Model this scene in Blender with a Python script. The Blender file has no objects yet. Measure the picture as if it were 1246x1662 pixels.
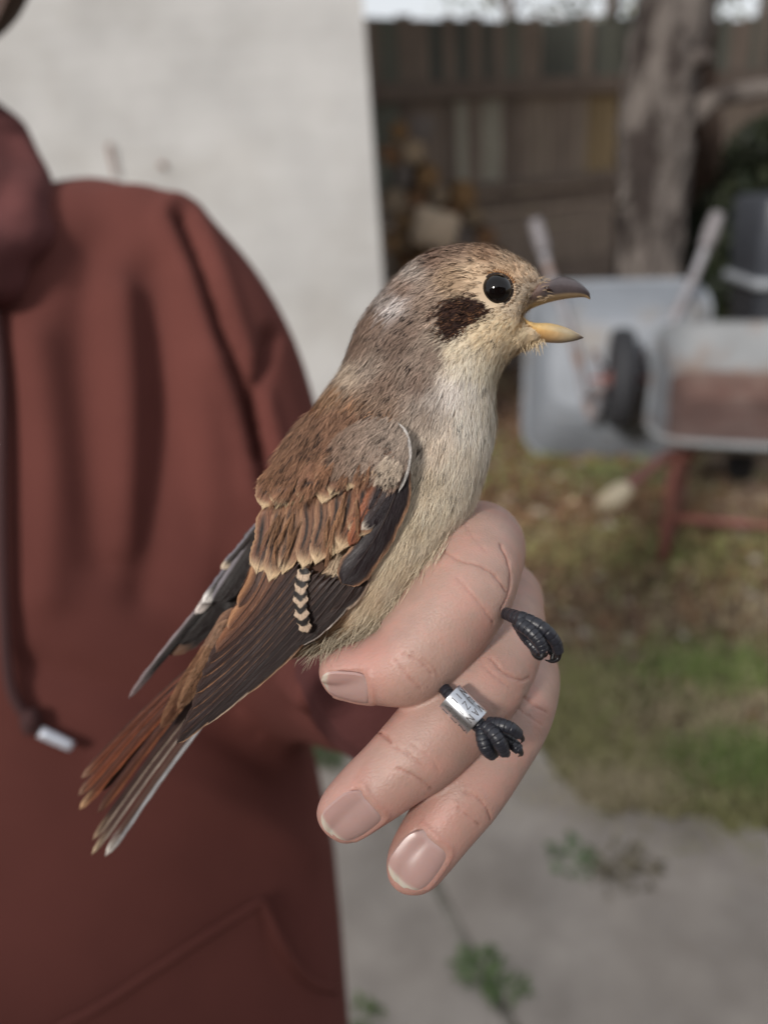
import bpy, math, random
import numpy as np
from mathutils import Vector, Matrix
from mathutils.bvhtree import BVHTree

rng = np.random.default_rng(7)
random.seed(7)
scn = bpy.context.scene
COL = scn.collection

# ------------------------------------------------------------------ camera
PITCH, ROLL = math.radians(25), math.radians(4)
FPX = 1280.0                     # focal length in pixels of the 1246 x 1662 photograph
CAM = np.array([0.0, 0.0, 1.36])
Fv = np.array([0, math.cos(PITCH), -math.sin(PITCH)])
U0 = np.array([0, math.sin(PITCH), math.cos(PITCH)])
Xv = np.array([1.0, 0, 0])
Rv = math.cos(ROLL) * Xv - math.sin(ROLL) * U0
Uv = math.cos(ROLL) * U0 + math.sin(ROLL) * Xv
cd = bpy.data.cameras.new('camera')
cam = bpy.data.objects.new('camera', cd)
COL.objects.link(cam)
cam.matrix_world = Matrix(((Rv[0], Uv[0], -Fv[0], CAM[0]), (Rv[1], Uv[1], -Fv[1], CAM[1]),
                           (Rv[2], Uv[2], -Fv[2], CAM[2]), (0, 0, 0, 1)))
cd.sensor_fit = 'VERTICAL'
cd.sensor_height = 36
cd.lens = 36 * FPX / 1662
cd.clip_start = 0.01
cd.clip_end = 500
cd.dof.use_dof = True
cd.dof.focus_distance = 0.156
cd.dof.aperture_fstop = cd.lens / 3.4
scn.camera = cam

# ------------------------------------------------------------------ sky and sun (bright overcast)
SUN_EL, SUN_AZ = math.radians(29.0), math.radians(212)      # azimuth from +Y, clockwise: behind the camera, to its left
world = bpy.data.worlds.new('World')
scn.world = world
world.use_nodes = True
wn, wl = world.node_tree.nodes, world.node_tree.links
wn.clear()
wo = wn.new('ShaderNodeOutputWorld'); wb = wn.new('ShaderNodeBackground')
sky = wn.new('ShaderNodeTexSky'); sky.sky_type = 'NISHITA'; sky.sun_disc = False
sky.sun_elevation = SUN_EL; sky.sun_rotation = SUN_AZ; sky.dust_density = 3.0
mx = wn.new('ShaderNodeMix'); mx.data_type = 'RGBA'; mx.inputs[0].default_value = 0.72
wl.new(sky.outputs[0], mx.inputs[6])
mx.inputs[7].default_value = (11.9, 12.1, 12.5, 1)          # the even white of the cloud sheet
wl.new(mx.outputs[2], wb.inputs[0]); wb.inputs[1].default_value = 0.088
wl.new(wb.outputs[0], wo.inputs[0])
sl = bpy.data.lights.new('sun', 'SUN'); sl.energy = 4.4; sl.angle = math.radians(9); sl.color = (1, 0.945, 0.88)
so = bpy.data.objects.new('sun', sl); COL.objects.link(so)
sdir = Vector((math.sin(SUN_AZ) * math.cos(SUN_EL), math.cos(SUN_AZ) * math.cos(SUN_EL), math.sin(SUN_EL)))
so.rotation_euler = sdir.to_track_quat('Z', 'Y').to_euler()
so.location = (0, 0, 6)
scn.view_settings.view_transform = 'Standard'
scn.view_settings.look = 'None'
scn.view_settings.exposure = -0.08
scn.view_settings.gamma = 1
scn.cycles.use_denoising = True
scn.cycles.max_bounces = 6

# ------------------------------------------------------------------ helpers
def W(px, py, d):
    """photo pixel + distance along the optical axis -> world point(s)"""
    px, py, d = np.broadcast_arrays(np.asarray(px, float), np.asarray(py, float), np.asarray(d, float))
    return CAM + d[..., None] * (Fv + ((px - 623) / FPX)[..., None] * Rv + ((831 - py) / FPX)[..., None] * Uv)

def proj(P):
    q = np.asarray(P) - CAM
    d = q @ Fv
    return 623 + FPX * (q @ Rv) / d, 831 - FPX * (q @ Uv) / d, d

def on_z(px, py, z=0.0):
    v = Fv + (px - 623) / FPX * Rv + (831 - py) / FPX * Uv
    return CAM + v * ((z - CAM[2]) / v[2])

def on_y(px, py, y):
    v = Fv + (px - 623) / FPX * Rv + (831 - py) / FPX * Uv
    return CAM + v * ((y - CAM[1]) / v[1])

def S(*c):
    """8-bit display colour -> linear"""
    c = np.asarray(c, float) / 255
    return np.where(c <= 0.04045, c / 12.92, ((c + 0.055) / 1.055) ** 2.4)

def norm(v):
    v = np.asarray(v, float)
    return v / np.maximum(np.linalg.norm(v, axis=-1, keepdims=True), 1e-12)

def crom(pts, n):
    """Catmull-Rom resample of rows"""
    P = np.asarray(pts, float)
    if len(P) == 2:
        t = np.linspace(0, 1, n)[:, None]
        return P[0] * (1 - t) + P[1] * t
    Q = np.vstack([2 * P[0] - P[1], P, 2 * P[-1] - P[-2]])
    t = np.linspace(0, len(P) - 1, n)
    i = np.minimum(t.astype(int), len(P) - 2)
    f = (t - i)[:, None]
    a, b, c, d = Q[i], Q[i + 1], Q[i + 2], Q[i + 3]
    return 0.5 * (2 * b + (c - a) * f + (2 * a - 5 * b + 4 * c - d) * f ** 2 + (3 * b - a - 3 * c + d) * f ** 3)

def set_col(me, cols, name='Col'):
    at = me.color_attributes.new(name, 'FLOAT_COLOR', 'POINT')
    c = np.ones((len(me.vertices), 4), np.float32)
    c[:, :3] = cols
    at.data.foreach_set('color', c.ravel())

def mk(name, V, faces, cols=None, smooth=True):
    me = bpy.data.meshes.new(name)
    me.from_pydata([tuple(v) for v in np.asarray(V, float)], [], [tuple(int(i) for i in f) for f in faces])
    if smooth:
        me.polygons.foreach_set('use_smooth', [True] * len(me.polygons))
    if cols is not None:
        set_col(me, cols)
    me.update()
    return me

def mk_fast(name, V, quads, tris, cols=None, smooth=True):
    """large meshes straight from arrays"""
    me = bpy.data.meshes.new(name)
    nq, nt = len(quads), len(tris)
    me.vertices.add(len(V)); me.vertices.foreach_set('co', np.asarray(V, np.float32).ravel())
    li = np.concatenate([np.asarray(quads, np.int32).ravel(), np.asarray(tris, np.int32).ravel()])
    me.loops.add(len(li)); me.loops.foreach_set('vertex_index', li)
    st = np.concatenate([np.arange(nq) * 4, nq * 4 + np.arange(nt) * 3]).astype(np.int32)
    me.polygons.add(nq + nt); me.polygons.foreach_set('loop_start', st)
    me.polygons.foreach_set('use_smooth', np.full(nq + nt, smooth))
    me.update(calc_edges=True); me.validate()
    if cols is not None:
        set_col(me, cols)
    return me

def obj(name, me, mat=None, parent=None, loc=None):
    """link a mesh whose vertices are world points; the parent is an Empty or another object without rotation"""
    o = bpy.data.objects.new(name, me)
    COL.objects.link(o)
    if mat is not None and len(me.materials) == 0:
        me.materials.append(mat)
    if parent is not None:
        o.parent = parent
        wloc = np.zeros(3); p = parent
        while p is not None:
            wloc += np.array(p.location); p = p.parent
        o.location = tuple(-wloc)
    return o

def shared(name, me, parent, mw):
    """a child that shares mesh data, placed by a world matrix (parent without rotation)"""
    o = bpy.data.objects.new(name, me); COL.objects.link(o)
    wloc = Vector((0, 0, 0)); p = parent
    while p is not None:
        wloc += p.location; p = p.parent
    o.parent = parent
    o.matrix_basis = Matrix.Translation(-wloc) @ mw
    return o

def tag(o, label=None, cat=None, group=None, kind=None):
    if label: o['label'] = label
    if cat: o['category'] = cat
    if group: o['group'] = group
    if kind: o['kind'] = kind
    return o

def empty(name, loc, label=None, cat=None, group=None):
    o = bpy.data.objects.new(name, None); COL.objects.link(o)
    o.location = tuple(loc); o.empty_display_size = 0.05
    return tag(o, label, cat, group)

class MB:
    """collects shapes into one mesh"""
    def __init__(s): s.V = []; s.Fc = []; s.C = []; s.n = 0
    def add(s, V, F, c=(1, 1, 1)):
        V = np.asarray(V, float)
        s.V.append(V); s.Fc += [tuple(i + s.n for i in f) for f in F]; s.n += len(V)
        s.C.append(np.broadcast_to(np.asarray(c, float), (len(V), 3)))
        return s
    def grid(s, G, c=(1, 1, 1), wrap=False, cap=False):
        nu, nv = G.shape[:2]
        F = []
        for i in range(nu - 1):
            for j in range(nv if wrap else nv - 1):
                k = (j + 1) % nv
                F.append((i * nv + j, i * nv + k, (i + 1) * nv + k, (i + 1) * nv + j))
        if cap:
            F.append(tuple(range(nv))[::-1]); F.append(tuple((nu - 1) * nv + j for j in range(nv)))
        c = np.asarray(c, float)
        return s.add(G.reshape(-1, 3), F, c.reshape(-1, 3) if c.ndim == 3 else c)
    def tube(s, pts, r, n=12, c=(1, 1, 1), res=None, hint=None, ry=None):
        pts = np.asarray(pts, float); r = np.broadcast_to(np.asarray(r, float), (len(pts),))
        ry = r if ry is None else np.broadcast_to(np.asarray(ry, float), (len(pts),))
        if res:
            A = crom(np.c_[pts, r, ry], res); pts, r, ry = A[:, :3], np.maximum(A[:, 3], 1e-5), np.maximum(A[:, 4], 1e-5)
        T = norm(np.gradient(pts, axis=0))
        h = np.array(hint if hint is not None else (0.3, 0.2, 1.0), float)
        ang = np.linspace(0, 2 * np.pi, n, endpoint=False)
        G = []
        for p, t, a, b in zip(pts, T, r, ry):
            e1 = norm(h - t * (h @ t)); e2 = np.cross(t, e1)
            if hint is None: h = e1
            G.append(p + np.cos(ang)[:, None] * e1 * a + np.sin(ang)[:, None] * e2 * b)
        return s.grid(np.array(G), c, wrap=True, cap=True)
    def box(s, lo, hi, c=(1, 1, 1), M=None, bev=0.0):
        lo, hi = np.asarray(lo, float), np.asarray(hi, float)
        if bev <= 0:
            V = np.array([[x, y, z] for x in (lo[0], hi[0]) for y in (lo[1], hi[1]) for z in (lo[2], hi[2])])
            F = [(0, 1, 3, 2), (4, 6, 7, 5), (0, 4, 5, 1), (2, 3, 7, 6), (0, 2, 6, 4), (1, 5, 7, 3)]
        else:
            V = []; b = bev
            for sx in (0, 1):
                for sy in (0, 1):
                    for sz in (0, 1):
                        q = [lo[0] if sx == 0 else hi[0], lo[1] if sy == 0 else hi[1], lo[2] if sz == 0 else hi[2]]
                        d = [b if t == 0 else -b for t in (sx, sy, sz)]
                        for ax in range(3):
                            V.append([q[k] + (0 if k == ax else d[k]) for k in range(3)])
            V = np.array(V)
            def vid(sx, sy, sz, ax): return (sx * 4 + sy * 2 + sz) * 3 + ax
            F = []
            for sd in (0, 1):
                for ax in range(3):
                    o = [k for k in range(3) if k != ax]
                    q = []
                    for a, b2 in ((0, 0), (0, 1), (1, 1), (1, 0)):
                        k = [0, 0, 0]; k[ax] = sd; k[o[0]] = a; k[o[1]] = b2
                        q.append(vid(*k, ax))
                    F.append(tuple(q))
            for ax in range(3):
                o = [k for k in range(3) if k != ax]
                for a in (0, 1):
                    for b2 in (0, 1):
                        k0 = [0, 0, 0]; k0[o[0]] = a; k0[o[1]] = b2; k1 = list(k0); k1[ax] = 1
                        F.append((vid(*k0, o[0]), vid(*k1, o[0]), vid(*k1, o[1]), vid(*k0, o[1])))
            for sx in (0, 1):
                for sy in (0, 1):
                    for sz in (0, 1):
                        F.append(tuple(vid(sx, sy, sz, a) for a in range(3)))
        if M is not None:
            V = V @ np.array(M)[:3, :3].T + np.array(M)[:3, 3]
        return s.add(V, F, c)
    def mesh(s, name, smooth=True, cols=True):
        me = mk(name, np.vstack(s.V), s.Fc, np.vstack(s.C) if cols else None, smooth)
        import bmesh
        bm = bmesh.new(); bm.from_mesh(me); bmesh.ops.recalc_face_normals(bm, faces=bm.faces); bm.to_mesh(me); bm.free()
        return me

def mverts(me):
    a = np.empty(len(me.vertices) * 3, np.float32); me.vertices.foreach_get('co', a)
    return a.reshape(-1, 3).astype(float)
def mnormals(me):
    a = np.empty(len(me.vertices) * 3, np.float32); me.vertex_normals.foreach_get('vector', a)
    return a.reshape(-1, 3).astype(float)
def put_verts(me, V):
    me.vertices.foreach_set('co', np.asarray(V, np.float32).ravel()); me.update()

def fuse(me, voxel, smooth_it=0, fac=0.5):
    """union of overlapping closed shapes as one continuous skin"""
    o = bpy.data.objects.new('tmp', me); COL.objects.link(o)
    m = o.modifiers.new('r', 'REMESH'); m.mode = 'VOXEL'; m.voxel_size = voxel; m.use_smooth_shade = True
    if smooth_it:
        s = o.modifiers.new('s', 'SMOOTH'); s.factor = fac; s.iterations = smooth_it
    dg = bpy.context.evaluated_depsgraph_get()
    out = bpy.data.meshes.new_from_object(o.evaluated_get(dg))
    bpy.data.objects.remove(o); bpy.data.meshes.remove(me)
    out.polygons.foreach_set('use_smooth', [True] * len(out.polygons))
    out.update()
    return out

def bvh_of(me):
    V = mverts(me)
    return BVHTree.FromPolygons([tuple(v) for v in V], [tuple(p.vertices) for p in me.polygons])

def hit(bvh, px, py):
    v = norm(Fv + (px - 623) / FPX * Rv + (831 - py) / FPX * Uv)
    p, n, i, d = bvh.ray_cast(Vector(CAM), Vector(v))
    return (np.array(p), np.array(n)) if p is not None else (None, None)

# ------------------------------------------------------------------ materials
def material(name, color=(0.5, 0.5, 0.5), rough=0.6, attr=False, var=0.0, vscale=20.0, bump=0.0, bscale=80.0, metal=0.0,
             sss=0.0, spec=0.5, sheen=0.0, stretch=None, color2=None, c2thr=(0.45, 0.6), c2scale=3.0, coat=0.0, bdist=0.001):
    m = bpy.data.materials.new(name); m.use_nodes = True
    N, L = m.node_tree.nodes, m.node_tree.links
    b = N['Principled BSDF']
    b.inputs['Roughness'].default_value = rough
    b.inputs['Metallic'].default_value = metal
    b.inputs['Specular IOR Level'].default_value = spec
    if sheen: b.inputs['Sheen Weight'].default_value = sheen; b.inputs['Sheen Tint'].default_value = (*np.clip(np.array(color) * 2.5, 0, 1), 1); b.inputs['Sheen Roughness'].default_value = 0.5
    if coat: b.inputs['Coat Weight'].default_value = coat; b.inputs['Coat Roughness'].default_value = 0.05
    if sss:
        b.inputs['Subsurface Weight'].default_value = sss
        b.inputs['Subsurface Radius'].default_value = (1.0, 0.35, 0.18)
        b.inputs['Subsurface Scale'].default_value = 0.0035
    tc = N.new('ShaderNodeTexCoord')
    vec = tc.outputs['Object']
    if stretch:
        mp = N.new('ShaderNodeMapping'); mp.inputs['Scale'].default_value = stretch
        L.new(vec, mp.inputs[0]); vec = mp.outputs[0]
    if attr:
        a = N.new('ShaderNodeAttribute'); a.attribute_name = 'Col'; out = a.outputs['Color']
    else:
        rgb = N.new('ShaderNodeRGB'); rgb.outputs[0].default_value = (*color, 1); out = rgb.outputs[0]
    if color2 is not None:
        n2 = N.new('ShaderNodeTexNoise'); n2.inputs['Scale'].default_value = c2scale; n2.inputs['Detail'].default_value = 6
        n2.inputs['Roughness'].default_value = 0.65
        L.new(vec, n2.inputs['Vector'])
        mr = N.new('ShaderNodeMapRange'); mr.inputs[1].default_value = c2thr[0]; mr.inputs[2].default_value = c2thr[1]
        L.new(n2.outputs[0], mr.inputs[0])
        mm = N.new('ShaderNodeMix'); mm.data_type = 'RGBA'
        L.new(mr.outputs[0], mm.inputs[0]); L.new(out, mm.inputs[6]); mm.inputs[7].default_value = (*color2, 1)
        out = mm.outputs[2]
    if var:
        nz = N.new('ShaderNodeTexNoise'); nz.inputs['Scale'].default_value = vscale; nz.inputs['Detail'].default_value = 5
        L.new(vec, nz.inputs['Vector'])
        mr = N.new('ShaderNodeMapRange'); mr.inputs[1].default_value = 0.25; mr.inputs[2].default_value = 0.75
        mr.inputs[3].default_value = 1 - var; mr.inputs[4].default_value = 1 + var
        L.new(nz.outputs[0], mr.inputs[0])
        mu = N.new('ShaderNodeMix'); mu.data_type = 'RGBA'; mu.blend_type = 'MULTIPLY'; mu.inputs[0].default_value = 1
        cb = N.new('ShaderNodeCombineXYZ')
        for k in range(3): L.new(mr.outputs[0], cb.inputs[k])
        L.new(out, mu.inputs[6]); L.new(cb.outputs[0], mu.inputs[7]); out = mu.outputs[2]
    L.new(out, b.inputs['Base Color'])
    if bump:
        nb = N.new('ShaderNodeTexNoise'); nb.inputs['Scale'].default_value = bscale; nb.inputs['Detail'].default_value = 6
        L.new(vec, nb.inputs['Vector'])
        bp = N.new('ShaderNodeBump'); bp.inputs['Strength'].default_value = bump; bp.inputs['Distance'].default_value = bdist
        L.new(nb.outputs[0], bp.inputs['Height']); L.new(bp.outputs[0], b.inputs['Normal'])
    return m
# ================================================================== the yard
def node_ground():
    m = bpy.data.materials.new('yard_soil'); m.use_nodes = True
    N, L = m.node_tree.nodes, m.node_tree.links; b = N['Principled BSDF']; b.inputs['Roughness'].default_value = .95; b.inputs['Specular IOR Level'].default_value = .15
    tc = N.new('ShaderNodeTexCoord')
    def noise(sc, det=6, ro=.6):
        n = N.new('ShaderNodeTexNoise'); n.inputs['Scale'].default_value = sc; n.inputs['Detail'].default_value = det; n.inputs['Roughness'].default_value = ro
        L.new(tc.outputs['Object'], n.inputs['Vector']); return n.outputs[0]
    def ramp(o, stops):
        r = N.new('ShaderNodeValToRGB'); e = r.color_ramp.elements
        while len(e) < len(stops): e.new(.5)
        for k, (p, c) in zip(e, stops): k.position = p; k.color = (*c, 1)
        L.new(o, r.inputs[0]); return r.outputs[0]
    soil = ramp(noise(26), [(.3, (.14, .095, .068)), (.5, (.27, .20, .145)), (.7, (.42, .335, .25))])
    grass = ramp(noise(40), [(.3, (.20, .185, .09)), (.6, (.32, .28, .15)), (.75, (.42, .345, .215))])
    k = N.new('ShaderNodeMapRange'); k.inputs[1].default_value = .53; k.inputs[2].default_value = .60
    L.new(noise(3.2, 6), k.inputs[0])
    mx_ = N.new('ShaderNodeMix'); mx_.data_type = 'RGBA'; L.new(k.outputs[0], mx_.inputs[0]); L.new(soil, mx_.inputs[6]); L.new(grass, mx_.inputs[7])
    L.new(mx_.outputs[2], b.inputs['Base Color'])
    bp = N.new('ShaderNodeBump'); bp.inputs['Distance'].default_value = .02; bp.inputs['Strength'].default_value = .7; L.new(noise(45), bp.inputs['Height']); L.new(bp.outputs[0], b.inputs['Normal'])
    return m
M_ground = node_ground()
M_conc = material('concrete', (.40, .355, .315), rough=.92, spec=.2, var=.22, vscale=7, color2=(.30, .26, .225), c2thr=(.42, .66), c2scale=2.6, bump=.5, bscale=120, bdist=.004)
# ground: one sheet to the horizon, gently uneven near the yard
n = 121
gx = np.sign(np.linspace(-1, 1, n)) * np.abs(np.linspace(-1, 1, n)) ** 3 * 150
X_, Y_ = np.meshgrid(gx, gx + 3, indexing='ij')
Z_ = .012 * np.sin(X_ * 2.1 + .5) * np.sin(Y_ * 1.7) * (np.hypot(X_, Y_) < 30) - .012
mb = MB(); mb.grid(np.stack([X_, Y_, Z_], -1))
tag(obj('ground', mb.mesh('ground', cols=False), M_ground), kind='structure')

def slab(name, top_pts, z=.022, thick=.09):
    P = np.array(top_pts, float); c = P.mean(0); k = len(P)
    from mathutils.geometry import tessellate_polygon
    V = np.vstack([np.c_[P, np.full(k, z)], np.c_[P, np.full(k, z - thick)]])
    F = [tuple(f) for f in tessellate_polygon([[Vector((*p, 0)) for p in P]])] + [(i, (i + 1) % k, k + (i + 1) % k, k + i) for i in range(k)]
    mb = MB(); mb.add(V, F)
    return tag(obj(name, mb.mesh(name, smooth=False, cols=False), M_conc), kind='structure')
def gp(px, py): return on_z(px, py, .022)[:2]
edge_px = crom([(430, 1186), (560, 1190), (700, 1192), (800, 1196), (868, 1212), (905, 1262), (955, 1306), (1030, 1322), (1100, 1326), (1180, 1340), (1246, 1350), (1330, 1358)], 60)
edge = np.array([gp(*e) for e in edge_px]) + rng.normal(0, .010, (60, 2))
jt = np.array([gp(*e) for e in [(590, 1215), (640, 1322), (700, 1440), (770, 1540)]])
jd = norm(jt[-1] - jt[0]); j0 = jt[0] - jd * .05
jn = np.array([-jd[1], jd[0]]); jn *= np.sign(jn[0])
k0 = int(np.argmin(np.abs((edge - j0) @ jn)))
jl = np.array([edge[k0] + jd * s for s in np.linspace(0, 2.6, 14)])
jit = rng.normal(0, .004, 14)[:, None] * jn
right = np.vstack([edge[k0:], [[3.2, edge[-1][1] - .1], [3.2, -1.6]], (jl + jn * .011 + jit)[::-1]])
left = np.vstack([[[-3.6, edge[0][1]]], edge[:k0 + 1], jl - jn * .011 + jit, [[-3.6, jl[-1][1]]]])
slab('concrete_slab', right); slab('concrete_slab', left)
mb = MB(); w_ = np.array([jn * .022])
G = np.stack([np.c_[jl - jn * .03, np.full(14, .013)], np.c_[jl + jn * .03, np.full(14, .011)]], 1); mb.grid(G)
tag(obj('joint_fill', mb.mesh('joint_fill', cols=False), material('joint_sand', (.34, .31, .27), rough=.95, var=.4, vscale=40, color2=(.10, .10, .06), c2thr=(.5, .62), c2scale=14)), kind='structure')

# ---- outbuilding with the whitewashed wall
def wall_mat():
    m = material('whitewash', (.375, .375, .375), rough=.9, spec=.2, var=.12, vscale=4, color2=(.325, .32, .312), c2thr=(.5, .72), c2scale=2.4)
    N, L = m.node_tree.nodes, m.node_tree.links; b = N['Principled BSDF']
    tc = N.new('ShaderNodeTexCoord'); mp = N.new('ShaderNodeMapping'); mp.inputs['Rotation'].default_value = (math.radians(90), 0, 0)
    L.new(tc.outputs['Object'], mp.inputs[0])
    br = N.new('ShaderNodeTexBrick'); br.inputs['Scale'].default_value = 4; br.inputs['Mortar Size'].default_value = .018; br.inputs['Mortar Smooth'].default_value = .8
    br.inputs['Color1'].default_value = (1, 1, 1, 1); br.inputs['Color2'].default_value = (.9, .9, .9, 1); br.inputs['Mortar'].default_value = (.5, .5, .5, 1)
    L.new(mp.outputs[0], br.inputs['Vector'])
    nz = N.new('ShaderNodeTexNoise'); nz.inputs['Scale'].default_value = 30; nz.inputs['Detail'].default_value = 8; L.new(tc.outputs['Object'], nz.inputs['Vector'])
    ad = N.new('ShaderNodeMath'); ad.operation = 'MULTIPLY_ADD'; ad.inputs[1].default_value = .6; L.new(nz.outputs[0], ad.inputs[0]); L.new(br.outputs['Color'], ad.inputs[2])
    bp = N.new('ShaderNodeBump'); bp.inputs['Strength'].default_value = .35; bp.inputs['Distance'].default_value = .008; L.new(ad.outputs[0], bp.inputs['Height']); L.new(bp.outputs[0], b.inputs['Normal'])
    return m
M_wall = wall_mat()
M_brick = material('brown_brick', (.16, .10, .075), rough=.9, var=.3, vscale=9, bump=.4, bscale=40, bdist=.01)
M_rust = material('rust', (.17, .065, .03), rough=.9, var=.3, vscale=60, bump=.4, bscale=200)
M_roof = material('roof_felt', (.06, .055, .05), rough=.95, var=.3, vscale=8, bump=.4, bscale=60, bdist=.01)
ct = on_y(588, -14, 3.0); cb = on_y(626, 520, 3.0)
lean = (ct[0] - cb[0]) / (ct[2] - cb[2])
xb = cb[0] - lean * cb[2]
bld = empty('outbuilding', (xb - 2.4, 3.0, 0), 'whitewashed outbuilding with a plain windowless wall', 'building')
H_ = 3.1; yaw = math.radians(5)
def bp_(u, z, dep):      # u: distance left of the corner, dep: distance behind the face
    return np.array([xb + lean * z - u * math.cos(yaw) + dep * math.sin(yaw) * .0, 3.0 + u * math.sin(yaw) * -.0 + dep + u * math.tan(yaw) * .35, z])
mb = MB()
us, zs = np.linspace(0, 4.8, 30), np.linspace(-.1, H_, 26)
G = np.array([[bp_(u, z, 0) + np.array([0, .006 * math.sin(u * 5 + z * 3) + .004 * math.sin(z * 9 + u), 0]) for z in zs] for u in us])
mb.grid(G)
Gs = np.array([[bp_(0, z, d) for z in zs] for d in (0, .02, 1.2, 2.4, 3.6)]); Gs[0] = G[0]; mb.grid(Gs)
Gb = np.array([[bp_(u, z, 3.6) for z in zs] for u in us]); mb.grid(Gb)
Gl = np.array([[bp_(4.8, z, d) for z in zs] for d in (0, 1.2, 3.6)]); mb.grid(Gl)
obj('wall', mb.mesh('outbuilding_wall', cols=False), M_wall, bld)
mb = MB()
mb.add(np.array([bp_(-.25, H_ + .02, -.3), bp_(5.05, H_ + .02, -.3), bp_(5.05, H_ + .55, 3.9), bp_(-.25, H_ + .55, 3.9), bp_(-.25, H_ + .14, -.3), bp_(5.05, H_ + .14, -.3), bp_(5.05, H_ + .67, 3.9), bp_(-.25, H_ + .67, 3.9)]),
       [(0, 1, 2, 3), (4, 5, 6, 7), (0, 1, 5, 4), (1, 2, 6, 5), (2, 3, 7, 6), (3, 0, 4, 7)])
obj('roof', mb.mesh('outbuilding_roof', smooth=False, cols=False), M_roof, bld)
for (a0, a1), r in (((181, 252), .005), ((264, 268), .008)):
    p = on_y(a0, a1, 3.02)
    mb = MB()
    if a0 < 200: mb.tube([p + (0, .05, .03), p + (0, -.008, .03), p + (0, -.008, 0), p + (.004, -.006, -.07)], [r, r, r, r * .8], 10, res=16)
    else: mb.tube([p + (0, .05, 0), p + (0, -.006, 0), p + (0, -.010, 0)], [r, r * 1.2, r * .4], 10, res=8)
    obj('rusty_hook', mb.mesh('rusty_hook', cols=False), M_rust, bld)

# ---- plank fence at the back
YL = 6.7
zt = on_y(600, 31, YL)[2]
YR = YL
for _ in range(60):
    e = on_y(1246, 30, YR)[2] - zt
    YR += -e * 6
pL, pR = on_y(600, 31, YL), on_y(1246, 30, YR)
fd = norm((pR - pL) * np.array([1, 1, 0])); fn = np.array([fd[1], -fd[0], 0])
if fn[1] > 0: fn = -fn
flen = np.linalg.norm((pR - pL)[:2])
def fence_z(px, py):      # height on the fence plane seen through a pixel
    v = Fv + (px - 623) / FPX * Rv + (831 - py) / FPX * Uv
    o = pL.copy(); t = ((o - CAM) @ fn) / (v @ fn)
    return (CAM + v * t)[2]
z1, z2, z3 = fence_z(760, 138), fence_z(760, 160), fence_z(760, 312)
fence = empty('plank_fence', (*(pL + fd * 1.5)[:2], 0), 'weathered tall plank fence of vertical boards behind the tree', 'fence')
def fence_mat(k):
    c = [(.25, .20, .165), (.29, .235, .19), (.19, .15, .125), (.40, .375, .31), (.29, .215, .125), (.17, .175, .145), (.12, .125, .11)][k]
    return material('board_wood', c, rough=.9, spec=.2, var=.3, vscale=6, stretch=(6, 6, .5), bump=.6, bscale=40, bdist=.004)
FM = [fence_mat(k) for k in range(7)]
FMx = np.array(list(fd) ).copy()
def fbox(u0, u1, za, zb, off, th):
    M = np.eye(4); M[:3, 0] = fd; M[:3, 1] = -fn; M[:3, 2] = (0, 0, 1); M[:3, 3] = (pL[0], pL[1], 0)
    return ((u0, -off - th, za), (u1, -off, zb), M)
def px_of_u(u): return proj(pL + fd * u)[0]
u = -1.6
while u < flen + 4.6:
    w = random.uniform(.09, .15)
    for tier in (0, 1):
        if tier == 0: za, zb, off = z1 - .05, zt + random.uniform(-.02, .02), .03
        else: za, zb, off = z3 + random.uniform(-.02, .02), z2 + .06, .0
        pxm = px_of_u(u + w / 2)
        k = random.choice([0, 0, 1, 2]) if tier else random.choice([5, 6, 6, 0])
        if tier and (735 < pxm < 765 or 785 < pxm < 818): k = 3
        if tier and 955 < pxm < 1002: k = 4
        if tier and pxm < 640: k = 5
        lo, hi, M = fbox(u + .003, u + w - .003, za, zb, off, .022)
        mb = MB(); mb.box(lo, hi, M=M, bev=.003)
        obj('board', mb.mesh('fence_board', smooth=False, cols=False), FM[k], fence)
    u += w
for za, zb, off, k in ((z1 - .10, z1 + .03, .055, 2), (z3 - .02, z3 + .07, .025, 2), (zt - .10, zt - .02, -.03, 2)):
    lo, hi, M = fbox(-1.6, flen + 4.6, za, zb, off, .045)
    mb = MB(); mb.box(lo, hi, M=M, bev=.004); obj('rail', mb.mesh('fence_rail', smooth=False, cols=False), FM[k], fence)
zz = z3 - .03; 
while zz > 0:
    hgt = random.uniform(.14, .22); lo, hi, M = fbox(-1.6, flen + 4.6, max(zz - hgt + .006, -.05), zz, -.03, .028)
    mb = MB(); mb.box(lo, hi, M=M, bev=.003); obj('low_board', mb.mesh('fence_low_board', smooth=False, cols=False), FM[random.choice([0, 2, 2, 6])], fence); zz -= hgt
for uu in np.arange(-1.4, flen + 4.6, 1.9):
    lo, hi, M = fbox(uu, uu + .11, -.1, zt - .04, -.09, .09)
    mb = MB(); mb.box(lo, hi, M=M, bev=.005); obj('post', mb.mesh('fence_post', smooth=False, cols=False), FM[2], fence)

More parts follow.
